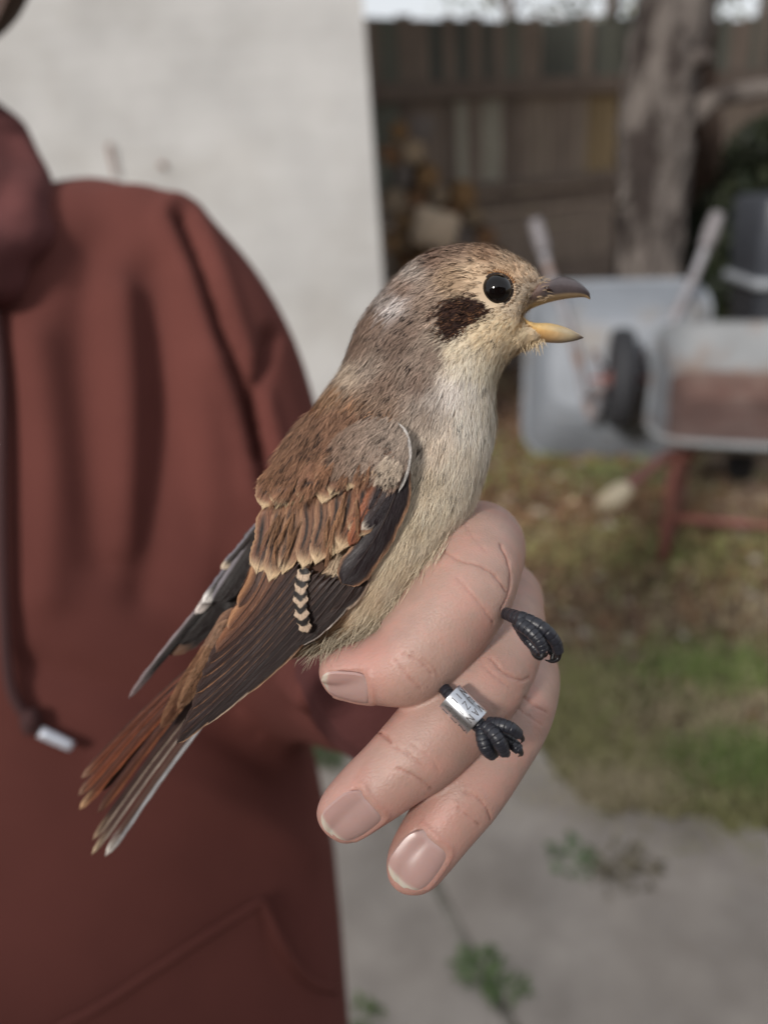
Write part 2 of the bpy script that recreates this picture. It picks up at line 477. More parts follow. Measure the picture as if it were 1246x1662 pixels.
# ---- trees
def bark(c, c2): return material('bark', c, rough=.95, spec=.15, var=.35, vscale=14, color2=c2, c2thr=(.44, .56), c2scale=7, bump=1.0, bscale=18, bdist=.05, stretch=(1, 1, .45))
M_bark = bark((.15, .132, .122), (.035, .028, .026)); M_bark2 = bark((.15, .10, .075), (.085, .058, .045))
M_leaf = material('leaf', attr=True, rough=.6, spec=.3)
def rough_tube(mb, pts, r, n=28, res=50, amp=.12, seed=0.):
    A = crom(np.c_[np.asarray(pts, float), np.asarray(r, float)], res)
    T = norm(np.gradient(A[:, :3], axis=0)); an = np.linspace(0, 2 * np.pi, n, endpoint=False); h = np.array([1., .2, 0]); G = []
    for i, (p, t, q) in enumerate(zip(A[:, :3], T, A[:, 3])):
        e1 = norm(h - t * (h @ t)); e2 = np.cross(t, e1)
        f = 1 + amp * (np.sin(an * 3 + i * .21 + seed) * .5 + np.sin(an * 7 + i * .5 + seed * 2) * .4 + np.sin(an * 12 - i * .9 + seed) * .3) + rng.normal(0, amp * .18, n)
        G.append(p + (q * f)[:, None] * (np.cos(an)[:, None] * e1 + np.sin(an)[:, None] * e2))
    mb.grid(np.array(G), wrap=True, cap=True)
def leaves(center, rad, nl, size, cols, seed=0):
    V = []; C = []
    d = norm(rng.normal(0, 1, (nl, 3))); rr = rng.uniform(.25, 1, nl) ** .5
    cl = norm(rng.normal(0, 1, (14, 3))); dens = np.max(d @ cl.T, 1); d = d[dens > .55]; rr = rr[dens > .55]; nl = len(d)
    P = np.asarray(center) + d * rr[:, None] * np.asarray(rad)
    a1 = norm(rng.normal(0, 1, (nl, 3))); a2 = norm(np.cross(a1, rng.normal(0, 1, (nl, 3))))
    s = size * rng.uniform(.6, 1.3, (nl, 1))
    V = np.stack([P - a1 * s, P + a2 * s * .45, P + a1 * s, P - a2 * s * .45], 1).reshape(-1, 3)
    q = np.arange(nl)[:, None] * 4 + np.arange(4)
    cc = np.asarray(cols)[rng.integers(0, len(cols), nl)] * rng.uniform(.7, 1.3, (nl, 1))
    return V, q, np.repeat(cc, 4, 0)
def crown(name, blobs, parent, nl, size, cols):
    Vs, Qs, Cs, off = [], [], [], 0
    for c, r in blobs:
        V, q, cc = leaves(c, r, nl, size, cols); Vs.append(V); Qs.append(q + off); Cs.append(cc); off += len(V)
    return obj(name, mk_fast(name, np.vstack(Vs), np.vstack(Qs), np.zeros((0, 3), int), np.vstack(Cs), smooth=False), M_leaf, parent)
GREENS = [(.06, .09, .03), (.09, .12, .04), (.12, .12, .045), (.05, .07, .025)]
TY = 4.5
tb, tm_, tt_ = on_y(1052, 620, TY), on_y(1052, 400, TY), on_y(1094, 0, TY)
tb[2] = -.05
tree = empty('tree', (tb[0], tb[1], 0), 'large tree with a thick rough grey trunk behind the upended wheelbarrow', 'tree')
mb = MB(); up = norm(tt_ - tm_)
rough_tube(mb, [tb, tb + (0, 0, .25), tm_, (tm_ + tt_) / 2 - (.03, 0, 0), tt_, tt_ + up * .8, tt_ + up * 1.6], [.26, .21, .185, .18, .185, .16, .11], res=110, amp=.13)
obj('trunk', mb.mesh('trunk', cols=False), M_bark, tree)
def q_(px, py, y): return on_y(px, py, y)
for pts, r in [([q_(1120, 190, TY), q_(1165, 158, TY - .1), q_(1215, 148, TY - .2), q_(1290, 130, TY - .3), q_(1400, 70, TY - .4)], [.07, .05, .045, .04, .02]),
               ([q_(1075, 280, TY), q_(1025, 300, TY - .1), q_(1005, 330, TY - .12)], [.06, .035, .02]), ([q_(1085, 110, TY), q_(1130, 95, TY - .15), q_(1152, 98, TY - .22)], [.08, .05, .02]),
               ([tt_ + up * .5, tt_ + up * .9 + (-.5, -.2, .3), tt_ + up * 1.2 + (-1.1, -.4, .7)], [.08, .06, .02]), ([tt_ + up * .9, tt_ + up * 1.4 + (.5, .2, .2), tt_ + up * 1.9 + (1.0, .5, .4)], [.08, .05, .02]), ([tt_ + up * 1.4, tt_ + up * 2 + (-.1, .4, .3), tt_ + up * 2.6 + (-.3, .8, .5)], [.08, .05, .02])]:
    mb = MB(); rough_tube(mb, pts, r, n=14, res=24, amp=.10); obj('limb', mb.mesh('limb', cols=False), M_bark, tree)
tc_ = tt_ + up * 1.9
crown('crown', [(tc_ + (-.9, -.5, .3), (1.0, 1.0, .6)), (tc_ + (.9, .1, .4), (1.2, 1.1, .6)), (tc_ + (0, .3, .9), (1.3, 1.2, .7)), (tc_ + (-.4, 1.1, .5), (1.2, 1.0, .6)), (tc_ + (.1, -1.2, .5), (1.1, .8, .5)), (tc_ + (1.2, 1.2, .5), (1.1, 1, .6))], tree, 4200, .06, GREENS)
mb = MB()
b2 = q_(1150, 520, 5.4); b2[2] = -.05
tree2 = empty('tree', (b2[0], b2[1], 0), 'slim reddish brown tree trunk close behind the thick grey one', 'tree')
t2 = [b2, q_(1152, 420, 5.4), q_(1142, 260, 5.4), q_(1128, 120, 5.4), q_(1132, 0, 5.4), q_(1140, -160, 5.4)]
rough_tube(mb, t2, [.17, .14, .125, .11, .10, .06], n=20, res=50, amp=.1, seed=3); obj('trunk', mb.mesh('trunk', cols=False), M_bark2, tree2)
crown('crown', [(t2[-1] + (.3, .4, .5), (.9, .9, .7)), (t2[-1] + (1.0, .2, .3), (.7, .7, .5))], tree2, 1800, .05, GREENS)
# dark evergreen bush between the slim trunk and the fence
bb0 = q_(1200, 500, 5.0); bb0[2] = 0
bush = empty('bush', bb0, 'dark evergreen bush behind the barrows beside the slim trunk', 'bush')
mb = MB()
for k in range(7):
    an = k * .9; rough_tube(mb, [bb0 - (0, 0, .05), bb0 + np.array([math.cos(an) * .12, math.sin(an) * .1, .4]), bb0 + np.array([math.cos(an) * .3, math.sin(an) * .25, .85])], [.025, .018, .006], n=7, res=8)
obj('stem', mb.mesh('bush_stem', cols=False), M_bark2, bush)
crown('foliage', [(bb0 + np.array([dx, dy, z_]), (.34, .3, .3)) for dx, dy, z_ in ((-.1, 0, .35), (.25, .1, .4), (-.05, .05, .75), (.3, 0, .8), (.1, -.05, 1.1), (-.2, .1, .55), (.5, .1, .6))], bush, 2600, .035, [(.02, .028, .014), (.03, .036, .018), (.014, .02, .012)])
# trees far beyond the fence
for px, yy, h_, lab in ((985, 13, 5.2, 'far tree with thin branches rising beyond the fence beside the trunk'), (1235, 11, 4.4, 'leafy far tree beyond the fence above the branch'), (820, 17, 5.6, 'pale bare far tree beyond the open stretch of fence')):
    b = q_(px, 20, yy); b0 = np.array([b[0], yy, 0.])
    t_ = empty('tree', b0, lab, 'tree', 'trees beyond the fence')
    mb = MB(); rough_tube(mb, [b0 - (0, 0, .1), b0 + (.05, 0, h_ * .5), b0 + (0, 0, h_)], [.14, .10, .03], n=10, res=20)
    for k in range(9):
        z_ = h_ * (.42 + .05 * k); an = k * 2.4; ln = 1.3 - .09 * k
        p = b0 + np.array([0, 0, z_]); rough_tube(mb, [p, p + np.array([math.cos(an) * ln * .5, math.sin(an) * ln * .5, .35]), p + np.array([math.cos(an) * ln, math.sin(an) * ln, .6])], [.05, .03, .01], n=6, res=8)
    obj('trunk', mb.mesh('trunk', cols=False), M_bark, t_)
    crown('crown', [(b0 + np.array([math.cos(k * 1.3) * .8, math.sin(k * 1.3) * .8, h_ * (.5 + .11 * k)]), (.9, .9, .6)) for k in range(5)], t_, 420 if px != 820 else 120, .07, [(.10, .11, .05), (.16, .14, .07), (.07, .09, .04)])

# ---- the house added unseen behind the camera, eaves set to shade the lower hoodie
HY = -2.7
shade_house = empty('shade_house', (0, HY, 0), 'unseen brown brick building added behind the camera to shade the hoodie', 'building')
mb = MB(); mb.box((-5.2, HY - 4.4, -.1), (5.6, HY, 2.75)); obj('wall', mb.mesh('shade_house_wall', smooth=False, cols=False), M_brick, shade_house)
mb = MB(); e0, e1, e2 = HY + .45, HY - 2.2, HY - 4.85
mb.add([(-5.6, e0, 2.62), (6.0, e0, 2.62), (6.0, e1, 4.0), (-5.6, e1, 4.0), (-5.6, e2, 2.62), (6.0, e2, 2.62), (-5.6, e0, 2.76), (6.0, e0, 2.76), (6.0, e1, 4.14), (-5.6, e1, 4.14), (-5.6, e2, 2.76), (6.0, e2, 2.76)],
    [(0, 1, 2, 3), (3, 2, 5, 4), (6, 7, 8, 9), (9, 8, 11, 10), (0, 1, 7, 6), (4, 5, 11, 10), (0, 3, 9, 6), (3, 4, 10, 9), (1, 2, 8, 7), (2, 5, 11, 8)])
obj('roof', mb.mesh('shade_house_roof', smooth=False, cols=False), M_roof, shade_house)
M_glass = material('window_glass', (.02, .022, .025), rough=.05, spec=.8)
M_frame = material('window_frame', (.7, .7, .68), rough=.5)
for wx in (-2.6, 1.2):
    mb = MB(); a0, a1 = HY - .04, HY + .04
    for lo, hi in (((wx, a0, .9), (wx + 1.3, a1, .98)), ((wx, a0, 2.02), (wx + 1.3, a1, 2.1)), ((wx, a0, .983), (wx + .08, a1, 2.017)), ((wx + 1.22, a0, .983), (wx + 1.3, a1, 2.017)), ((wx + .61, a0, .983), (wx + .69, a1, 2.017))): mb.box(lo, hi)
    wf = obj('window', mb.mesh('window_frame', smooth=False, cols=False), M_frame, shade_house)
    mb = MB(); mb.box((wx + .05, HY - .01, .95), (wx + 1.25, HY + .015, 2.05)); obj('pane', mb.mesh('window_pane', smooth=False, cols=False), M_glass, wf)
# ================================================================== things in the yard
# ---- stacked firewood beside the outbuilding
M_log = material('firewood', attr=True, rough=.9, spec=.15, var=.3, vscale=24, bump=.6, bscale=60, bdist=.006)
WY = 5.0
outline = [(560, 165), (650, 180), (705, 226), (722, 296), (750, 318), (800, 345), (822, 400), (845, 450), (850, 700)]
ox = np.array([on_y(*p, WY)[[0, 2]] for p in outline])
def top_z(x): return np.interp(x, ox[:, 0], ox[:, 1])
row, z = 0, .06
ENDS = [(.42, .27, .15), (.34, .20, .11), (.48, .37, .26), (.28, .16, .09), (.40, .30, .20), (.24, .205, .185), (.36, .22, .11)]
nlog = 0
while z < 1.5:
    x = xb + .12 + (.06 if row % 2 else 0)
    while x < ox[-1][0]:
        if z < top_z(x) + .02:
            r = random.uniform(.058, .080); L_ = random.uniform(.16, .2)
            c = np.array([x, WY + .2 + random.uniform(-.03, .03), z]); k = random.choice([5, 6, 7, 9]); an = np.linspace(0, 2 * np.pi, k, endpoint=False) + random.uniform(0, 6)
            rad = r * rng.uniform(.86, 1.12, k)
            tilt = np.array([random.uniform(-.06, .06), 0, random.uniform(-.05, .05)])
            ring = np.stack([np.cos(an) * rad, 0 * an, np.sin(an) * rad], 1)
            f_, b_r = c + ring - (0, L_, 0) - tilt * L_, c + ring + (0, L_, 0) + tilt * L_
            ec_ = np.array(random.choice(ENDS)) * random.uniform(.65, 1.1); bc = np.array(random.choice([(.13, .085, .055), (.09, .06, .045), (.18, .15, .12), (.24, .15, .08)]))
            mb = MB(); mb.grid(np.stack([f_, f_ * .5 + b_r * .5, b_r]), bc, wrap=True)
            for R_, s in ((f_, -1), (b_r, 1)):
                cc_ = R_.mean(0) + (0, s * .003, 0); V = np.vstack([R_ + (0, s * .0015, 0), [cc_]]); mb.add(V, [(i, (i + 1) % k, k) for i in range(k)], ec_)
            me = mb.mesh('log', smooth=False)
            o = bpy.data.objects.new('log', me); COL.objects.link(o); me.materials.append(M_log)
            me.vertices.foreach_set('co', (mverts(me) - c).astype(np.float32).ravel()); me.update(); o.location = tuple(c)
            tag(o, 'split firewood log in the stack against the outbuilding', 'log', 'stacked firewood logs'); nlog += 1
        x += .138
    z += .124; row += 1
# a big pale block lying on the stack
p = on_y(706, 372, WY - .18)
mb = MB(); M = np.eye(4); M[:3, :3] = np.array(Matrix.Rotation(.3, 3, 'Y')); M[:3, 3] = p
mb.box((-.13, -.10, -.10), (.12, .14, .10), M=M, bev=.02)
o = obj('wood_block', mb.mesh('wood_block', cols=False), material('pale_wood', (.66, .52, .38), rough=.85, var=.2, vscale=20, bump=.4, bscale=60, bdist=.004)); tag(o, 'big pale sawn wood block lying on the firewood stack', 'wood block')

# ---- wheelbarrows
M_galv = material('galvanised', (.185, .195, .205), rough=.6, metal=.15, spec=.4, var=.15, vscale=7, color2=(.17, .13, .11), c2thr=(.5, .7), c2scale=6, bump=.2, bscale=40, bdist=.004)
M_white = material('pale_zinc', (.19, .21, .24), rough=.55, metal=.1, var=.12, vscale=6, color2=(.19, .17, .15), c2thr=(.52, .75), c2scale=5, bump=.2, bscale=40, bdist=.004)
M_trust = material('rusty_floor', (.085, .045, .037), rough=.85, var=.25, vscale=9, color2=(.12, .08, .068), c2thr=(.45, .65), c2scale=6)
M_red = material('red_paint', (.16, .055, .045), rough=.6, var=.25, vscale=20, color2=(.14, .06, .04), c2thr=(.5, .65), c2scale=12)
M_tyre = material('rubber', (.016, .017, .021), rough=.8, bump=.4, bscale=90, bdist=.004)
M_grip = material('grip_cream', (.62, .52, .36), rough=.6, var=.12, vscale=30)
M_dgrip = material('grip_grey', (.16, .15, .16), rough=.6)
M_dframe = material('dull_tube', (.20, .20, .22), rough=.6, var=.2, vscale=20, color2=(.16, .09, .06), c2thr=(.5, .65), c2scale=9)
def rrect(x0, x1, y0, y1, z0, z1, r, k=8):
    P = []
    for cx, cy, a0 in ((x1 - r, y1 - r, 0), (x0 + r, y1 - r, 90), (x0 + r, y0 + r, 180), (x1 - r, y0 + r, 270)):
        for a in np.radians(a0 + np.linspace(0, 90, k)): P.append((cx + r * math.cos(a), cy + r * math.sin(a), 0))
    P = np.array(P); P[:, 2] = z0 + (P[:, 0] - x0) / (x1 - x0) * (z1 - z0); return P
def wheelbarrow(M, label, trayM, floorM, frameM, gripM, rim_x=(-.40, .42), rim_y=.33, wheel=(.55, 0, .2), wr=.2, handle_end=(-.86, .29, .52), legs=True, rim_z=(.55, .60), floor_z=.30):
    M = np.array(M)
    T = lambda P: np.asarray(P, float) @ M[:3, :3].T + M[:3, 3]
    base = T([(0, 0, 0)])[0]
    root = empty('wheelbarrow', base, label, 'wheelbarrow', 'wheelbarrows')
    # tray
    mb = MB(); sh = []
    x0, x1 = rim_x
    for f in np.linspace(0, 1, 9):
        g = f ** .7
        sh.append(rrect(x0 + (1 - g) * .17, x1 - (1 - g) * .24, -rim_y + (1 - g) * .11, rim_y - (1 - g) * .11, floor_z + f * (rim_z[0] - floor_z), floor_z + f * (rim_z[1] - floor_z), .10 + .03 * f))
    outer = np.array(sh); inner = outer * np.array([.985, .985, 1]) + np.array([0, 0, .004])
    mb.grid(T(outer.reshape(-1, 3)).reshape(outer.shape), wrap=True); mb.grid(T(inner.reshape(-1, 3)).reshape(inner.shape), wrap=True)
    k = outer.shape[1]; mb.add(T(outer[0]), [tuple(range(k))])
    tray = obj('tray', mb.mesh('tray', cols=False), trayM, root)
    mb = MB(); fl = np.vstack([inner[1] * np.array([.99, .99, 1]) + (0, 0, -.012)]); fl[:, 2] = floor_z + .02; mb.add(T(fl), [tuple(range(k))]); lowr = np.array([inner[0] + (0, 0, .006), inner[3] * np.array([.99, .99, 1])])
    mb.grid(T(lowr.reshape(-1, 3)).reshape(lowr.shape), wrap=True)
    obj('floor', mb.mesh('tray_floor', cols=False), floorM, tray)
    mb = MB(); rp = outer[-1]; rp = np.vstack([rp, rp[:1]]); mb.tube(T(rp), .012, 10); obj('rim', mb.mesh('tray_rim', cols=False), trayM, tray)
    # frame
    wx, wy, wz = wheel
    for s in (-1, 1):
        mb = MB(); he = np.array(handle_end) * np.array([1, s, 1])
        pts = [(wx + .02, s * .07, wz), (x1 - .2, s * .10, floor_z - .02), (x0 + .2, s * .20, floor_z - .015), (x0 - .02, s * .29, floor_z + .02 + (he[2] - floor_z) * .3), tuple(he)]
        mb.tube(T(pts), .019, 12, res=40); hnd = obj('handle', mb.mesh('handle', cols=False), frameM, root)
        d = norm(he - np.array(pts[-2])); mb = MB(); mb.tube(T([he - d * .13, he - d * .06, he + d * .01]), [.027, .031, .026], 14, res=10)
        obj('grip', mb.mesh('grip', cols=False), gripM, hnd)
        if legs:
            mb = MB(); mb.tube(T([(x0 + .04, s * .26, rim_z[0] - .05), (x0 + .03, s * .27, .25), (x0 + .02, s * .27, 0)]), [.018, .018, .02], 10, res=12)
            mb.tube(T([(x0 + .34, s * .21, floor_z - .01), (x0 + .2, s * .24, .14), (x0 + .05, s * .27, .02)]), .016, 10, res=12)
            obj('leg', mb.mesh('leg', cols=False), frameM, root)
    if legs:
        mb = MB(); mb.tube(T([(x0 + .035, -.268, .17), (x0 + .035, .268, .17)]), .014, 10); obj('cross_bar', mb.mesh('cross_bar', cols=False), frameM, root)
    # wheel
    an = np.linspace(0, 2 * np.pi, 48, endpoint=False)
    prof = [(wr * .62, -.030), (wr * .80, -.046), (wr * .94, -.042), (wr, -.018), (wr, .018), (wr * .94, .042), (wr * .80, .046), (wr * .62, .030), (wr * .62, -.030)]
    G = np.array([[(wx + q * math.cos(t), wy + h, wz + q * math.sin(t)) for t in an] for q, h in prof])
    mb = MB(); mb.grid(T(G.reshape(-1, 3)).reshape(G.shape), wrap=True); wo_ = empty('wheel', (0, 0, 0)); wo_.parent = root; wo_.location = tuple(T([(wx, wy, wz)])[0] - base)
    obj('tyre', mb.mesh('tyre', cols=False), M_tyre, wo_)
    prof = [(.0, -.05), (.03, -.05), (.03, -.012), (wr * .45, -.010), (wr * .64, -.034), (wr * .64, .034), (wr * .45, .010), (.03, .012), (.03, .05), (0, .05)]
    G = np.array([[(wx + q * math.cos(t), wy + h, wz + q * math.sin(t)) for t in an] for q, h in prof])
    mb = MB(); mb.grid(T(G.reshape(-1, 3)).reshape(G.shape), wrap=True); mb.tube(T([(wx, -.12, wz), (wx, .12, wz)]), .01, 10)
    obj('rim', mb.mesh('wheel_rim', cols=False), M_red, wo_)
    for s in (-1, 1):
        mb = MB(); mb.tube(T([(wx, s * .075, wz), (wx - .05, s * .085, (wz + floor_z) / 2), (wx - .10, s * .10, floor_z)]), .016, 10, res=10); mb.tube(T([(wx, s * .075, wz), (wx + .10, s * .12, floor_z)]), .014, 10)
        obj('wheel_bracket', mb.mesh('wheel_bracket', cols=False), frameM, root)
    return root
# upright barrow: foot, rear rim corner and handle end follow the photograph
ex = norm(np.array([.36, .933, 0])); ey = np.array([-ex[1], ex[0], 0]); Rm = np.stack([ex, ey, [0, 0, 1]], 1)
foot = on_z(1075, 915, 0.0)
org = foot - Rm @ np.array([-.36, .27, 0]); M = np.eye(4); M[:3, :3] = Rm; M[:3, 3] = org
he = Rm.T @ (on_z(982, 818, .44) - org)
wheelbarrow(M, 'grey metal wheelbarrow with rusty tray floor standing on red tube legs', M_galv, M_trust, M_red, M_grip, wheel=(.46, 0, .18), wr=.18, handle_end=tuple(he), rim_x=(-.38, .56), rim_y=.36, rim_z=(.45, .62), floor_z=.36)
# upended barrow leaning against the tree
ex = norm(np.array([-.06, -.22, -.97])); ez = norm(np.array([.22, .95, -.20])); ez = norm(ez - (ez @ ex) * ex); ey = np.cross(ez, ex); Rm = np.stack([ex, ey, ez], 1)
wc = (.04, 0, .12)
org = on_z(988, 742, 0.0) - Rm @ np.array([.41, 0, .50]); M = np.eye(4); M[:3, :3] = Rm; M[:3, 3] = org
wheelbarrow(M, 'pale zinc wheelbarrow tipped on its nose against the tree, wheel outwards', M_white, M_white, M_dframe, M_dgrip, wheel=wc, wr=.20, rim_x=(-.36, .41), rim_y=.385, handle_end=(-.60, .36, .36), legs=False, rim_z=(.50, .50))

# ---- dark plastic bin at the back
M_bin = material('dark_plastic', (.045, .05, .062), rough=.5, var=.12, vscale=8); M_binl = material('grey_plastic', (.24, .26, .29), rough=.5)
bc = on_y(1262, 450, 4.35); bc[2] = 0
bz = on_y(1230, 448, 4.35)[2]; bt = on_y(1230, 318, 4.35)[2]
root = empty('bin', bc, 'dark grey plastic bin with a pale band behind the grey wheelbarrow', 'bin')
mb = MB(); sh = [rrect(bc[0] - w, bc[0] + w, bc[1] - w, bc[1] + w, z_, z_, .06) for w, z_ in ((.16, 0.0), (.19, bz - .05), (.20, bz - .04), (.215, bt - .03), (.20, bt))]
mb.grid(np.array(sh), wrap=True); mb.add(sh[-1], [tuple(range(len(sh[-1])))]); obj('shell', mb.mesh('bin_shell', cols=False), M_bin, root)
mb = MB(); sh = [rrect(bc[0] - w, bc[0] + w, bc[1] - w, bc[1] + w, z_, z_, .06) for w, z_ in ((.20, bz - .035), (.225, bz - .03), (.225, bz + .01), (.20, bz + .015))]
mb.grid(np.array(sh), wrap=True); obj('band', mb.mesh('bin_band', cols=False), M_binl, root)

# ---- weeds in the joints of the concrete
M_weed = material('weed', attr=True, rough=.55, spec=.3)
def weed(px, py, n, ln, col, label, spread=.05, up=.5):
    p = on_z(px, py, .021); root = p
    Vs, Q, C = [], [], []; off = 0
    for i in range(n):
        a = rng.uniform(0, 2 * np.pi); r0 = rng.uniform(0, spread); L_ = ln * rng.uniform(.5, 1.2); b = p + np.array([math.cos(a) * r0, math.sin(a) * r0 * .8, 0])
        a += rng.normal(0, .5); d = np.array([math.cos(a), math.sin(a), 0]); s = np.array([-d[1], d[0], 0]); e = rng.uniform(.3, 1.2) * up; w = L_ * rng.uniform(.14, .24)
        m1 = b + d * L_ * .45 + np.array([0, 0, L_ * e]); m2 = b + d * L_ + np.array([0, 0, L_ * e * .8])
        Vs.append(np.array([b - s * w * .2, b + s * w * .2, m1 + s * w, m2, m1 - s * w, m1 + np.array([0, 0, -.002])]))
        C.append(np.tile(np.asarray(col) * rng.uniform(.6, 1.35), (6, 1))); Q += [(off, off + 1, off + 5, off + 5), ]
        off += 6
    F = []
    for i in range(n):
        o = i * 6; F += [(o, o + 1, o + 2, o + 5), (o, o + 5, o + 4), (o + 5, o + 2, o + 3), (o + 5, o + 3, o + 4)]
    return tag(obj('weed', mk('weed', np.vstack(Vs), F, np.vstack(C))), label, 'plant')
def wput(o): o.data.materials.append(M_weed)
wput(weed(782, 1572, 60, .027, (.13, .19, .075), 'leafy green weed in the crack between the concrete slabs', .045))
wput(weed(820, 1606, 40, .023, (.12, .17, .07), 'smaller green weed further along the crack between the slabs', .03))
wput(weed(930, 1392, 44, .028, (.12, .18, .08), 'low bright green weed on the open concrete', .05, .3))
wput(weed(1005, 1412, 110, .030, (.19, .16, .11), 'dry greyish brown weed tuft on the open concrete', .07, .25))
wput(weed(590, 1652, 20, .022, (.11, .17, .05), 'tiny green weed at the foot of the person', .03))
wput(weed(530, 1212, 60, .05, (.09, .13, .055), 'green weed clump at the edge of the concrete', .07))

# ---- grass and fallen leaves
def blades(cl, name, mat):
    Vs, C = [], []
    for px, py, sx, sy, n, h, col in cl:
        P = np.array([on_z(px, py, 0.0)]) + np.c_[rng.normal(0, sx, n), rng.normal(0, sy, n), np.zeros(n)]
        a = rng.uniform(0, 2 * np.pi, n); d = np.stack([np.cos(a), np.sin(a), 0 * a], 1); s = np.stack([-d[:, 1], d[:, 0], 0 * a], 1)
        hh = (h * rng.uniform(.5, 1.3, n))[:, None]; w = rng.uniform(.0015, .003, n)[:, None]; z = np.array([0, 0, 1.])
        lean_ = rng.uniform(.3, 1.1, n)[:, None]
        Vs.append(np.stack([P - s * w, P + s * w, P + d * hh * lean_ * .4 + z * hh * .6 + s * w * .8, P + d * hh * lean_ * .4 + z * hh * .6 - s * w * .8, P + d * hh * lean_ + z * hh * .85], 1).reshape(-1, 3))
        C.append(np.repeat(np.asarray(col) * rng.uniform(.6, 1.4, (n, 1)), 5, 0))
    V = np.vstack(Vs); n = len(V) // 5; b = np.arange(n)[:, None] * 5
    o = obj(name, mk_fast(name, V, b + np.array([[0, 1, 2, 3]]), b + np.array([[3, 2, 4]]), np.vstack(C), smooth=False), mat); return o
GR, YG, DR, DK = (.20, .26, .08), (.34, .32, .14), (.46, .38, .24), (.14, .17, .075)
g = blades([(1150, 1090, .12, .07, 1900, .03, GR), (1205, 1240, .09, .06, 1700, .03, GR), (1090, 1160, .18, .10, 1200, .03, DR), (965, 1235, .10, .09, 1500, .03, YG), (985, 1290, .10, .05, 2200, .03, DR), (1000, 775, .14, .08, 700, .04, DK), (925, 890, .16, .14, 1300, .03, YG),
            (1090, 915, .22, .14, 1300, .03, GR), (1220, 900, .25, .14, 1100, .03, YG), (1040, 1010, .30, .16, 1400, .025, DR), (1230, 1340, .14, .06, 1600, .03, YG), (930, 1130, .08, .10, 1500, .03, YG), (900, 760, .3, .2, 1200, .04, GR), (700, 1120, .3, .1, 1500, .035, GR), (1200, 1000, .3, .2, 1000, .03, DR), (1400, 1000, .5, .4, 1200, .03, DR)], 'grass', M_weed)
tag(g, 'short patchy green and yellowing grass in the yard', 'grass', kind='stuff')
n = 10000
cx, cy = [], []
k = rng.integers(0, 6, n); cs = np.array([(850, 700, .35, .40), (980, 960, .35, .22), (840, 620, .3, .5), (870, 760, .25, .25), (900, 820, .25, .25), (1060, 850, .6, .35)])
P = np.array([on_z(cs[i, 0], cs[i, 1], 0.004) for i in range(6)])[k] + np.c_[rng.normal(0, 1, n) * cs[k, 2], rng.normal(0, 1, n) * cs[k, 3], rng.uniform(0, .012, n)]
ok = P[:, 1] > edge[:, 1].max() - .1; P = P[ok]; n = len(P)
a1 = norm(np.c_[rng.normal(0, 1, (n, 2)), rng.normal(0, .25, n)]); a2 = norm(np.cross(a1, np.c_[rng.normal(0, .3, (n, 2)), np.ones(n)])); s = rng.uniform(.012, .032, (n, 1))
V = np.stack([P - a1 * s, P + a2 * s * .5, P + a1 * s, P - a2 * s * .5], 1).reshape(-1, 3)
cc = np.array([(.16, .085, .045), (.22, .13, .07), (.11, .065, .045), (.30, .23, .16), (.13, .07, .05), (.42, .38, .33)])[rng.choice(6, n, p=[.32, .20, .26, .07, .13, .02])] * rng.uniform(.7, 1.2, (n, 1))
o = obj('fallen_leaves', mk_fast('fallen_leaves', V, np.arange(n)[:, None] * 4 + np.arange(4), np.zeros((0, 3), int), np.repeat(cc, 4, 0), smooth=False), M_weed)
tag(o, 'scattered brown fallen leaves on the bare soil', 'leaves', kind='stuff')
# ================================================================== the person
M_skin = material('skin', attr=True, rough=0.44, spec=0.45, sss=0.25, var=0.12, vscale=150, bump=0.38, bscale=1700, bdist=0.0004, stretch=(1, 1.6, .8), color2=(.46, .225, .185), c2thr=(.46, .78), c2scale=75)
M_nail = material('nail', attr=True, rough=0.28, spec=0.5, sss=0.2, var=0.04, vscale=200)
M_hood = material('hoodie_fleece', (0.108, 0.036, 0.030), rough=0.95, spec=0.15, sheen=0.12, var=0.16, vscale=12, bump=0.5, bscale=900, bdist=0.0006)
M_hood2 = material('hoodie_rib', (0.095, 0.035, 0.034), rough=0.95, spec=0.15, sheen=0.12, var=0.16, vscale=60, bump=0.6, bscale=500, bdist=0.001)
M_cord = material('cord_dark', (0.05, 0.018, 0.018), rough=0.9, bump=0.5, bscale=800)
M_tip = material('cord_tip', (0.62, 0.66, 0.74), rough=0.3, metal=0.3)
M_jean = material('dark_denim', (0.012, 0.013, 0.017), rough=0.9, var=0.2, vscale=300, bump=0.4, bscale=900)
M_shoe = material('shoe_leather', (0.02, 0.018, 0.018), rough=0.5, bump=0.2, bscale=200)
M_hair = material('hair_brown', (0.05, 0.028, 0.016), rough=0.6, var=0.35, vscale=120, stretch=(30, 30, 3), bump=0.5, bscale=60, bdist=0.002)

# ---- torso sections of the sweater: right-hand outline point in the photograph, half width, half depth
TS = [(78, 300, .485, .075, .07), (150, 296, .485, .105, .08), (225, 318, .485, .135, .09), (290, 368, .487, .158, .10), (340, 440, .49, .172, .112), (372, 540, .493, .182, .12),
      (392, 660, .496, .19, .126), (415, 800, .5, .198, .13), (440, 950, .503, .206, .133), (478, 1120, .505, .218, .135), (508, 1230, .506, .226, .136), (532, 1350, .507, .232, .137),
      (550, 1480, .507, .238, .138), (562, 1600, .507, .242, .138), (568, 1720, .507, .240, .137), (566, 1800, .507, .232, .132)]
Rg = []
th = np.linspace(0, 2 * np.pi, 96, endpoint=False)
cents = []
for px, py, D, a_, b2 in TS:
    r = W(px, py, D); c = r - np.array([a_, 0, 0]); cents.append((c, a_, b2))
Cz = np.array([[*c, a_, b2] for c, a_, b2 in cents]); Cz = crom(Cz, 70)
def sup(t, e): return np.sign(t) * np.abs(t) ** e
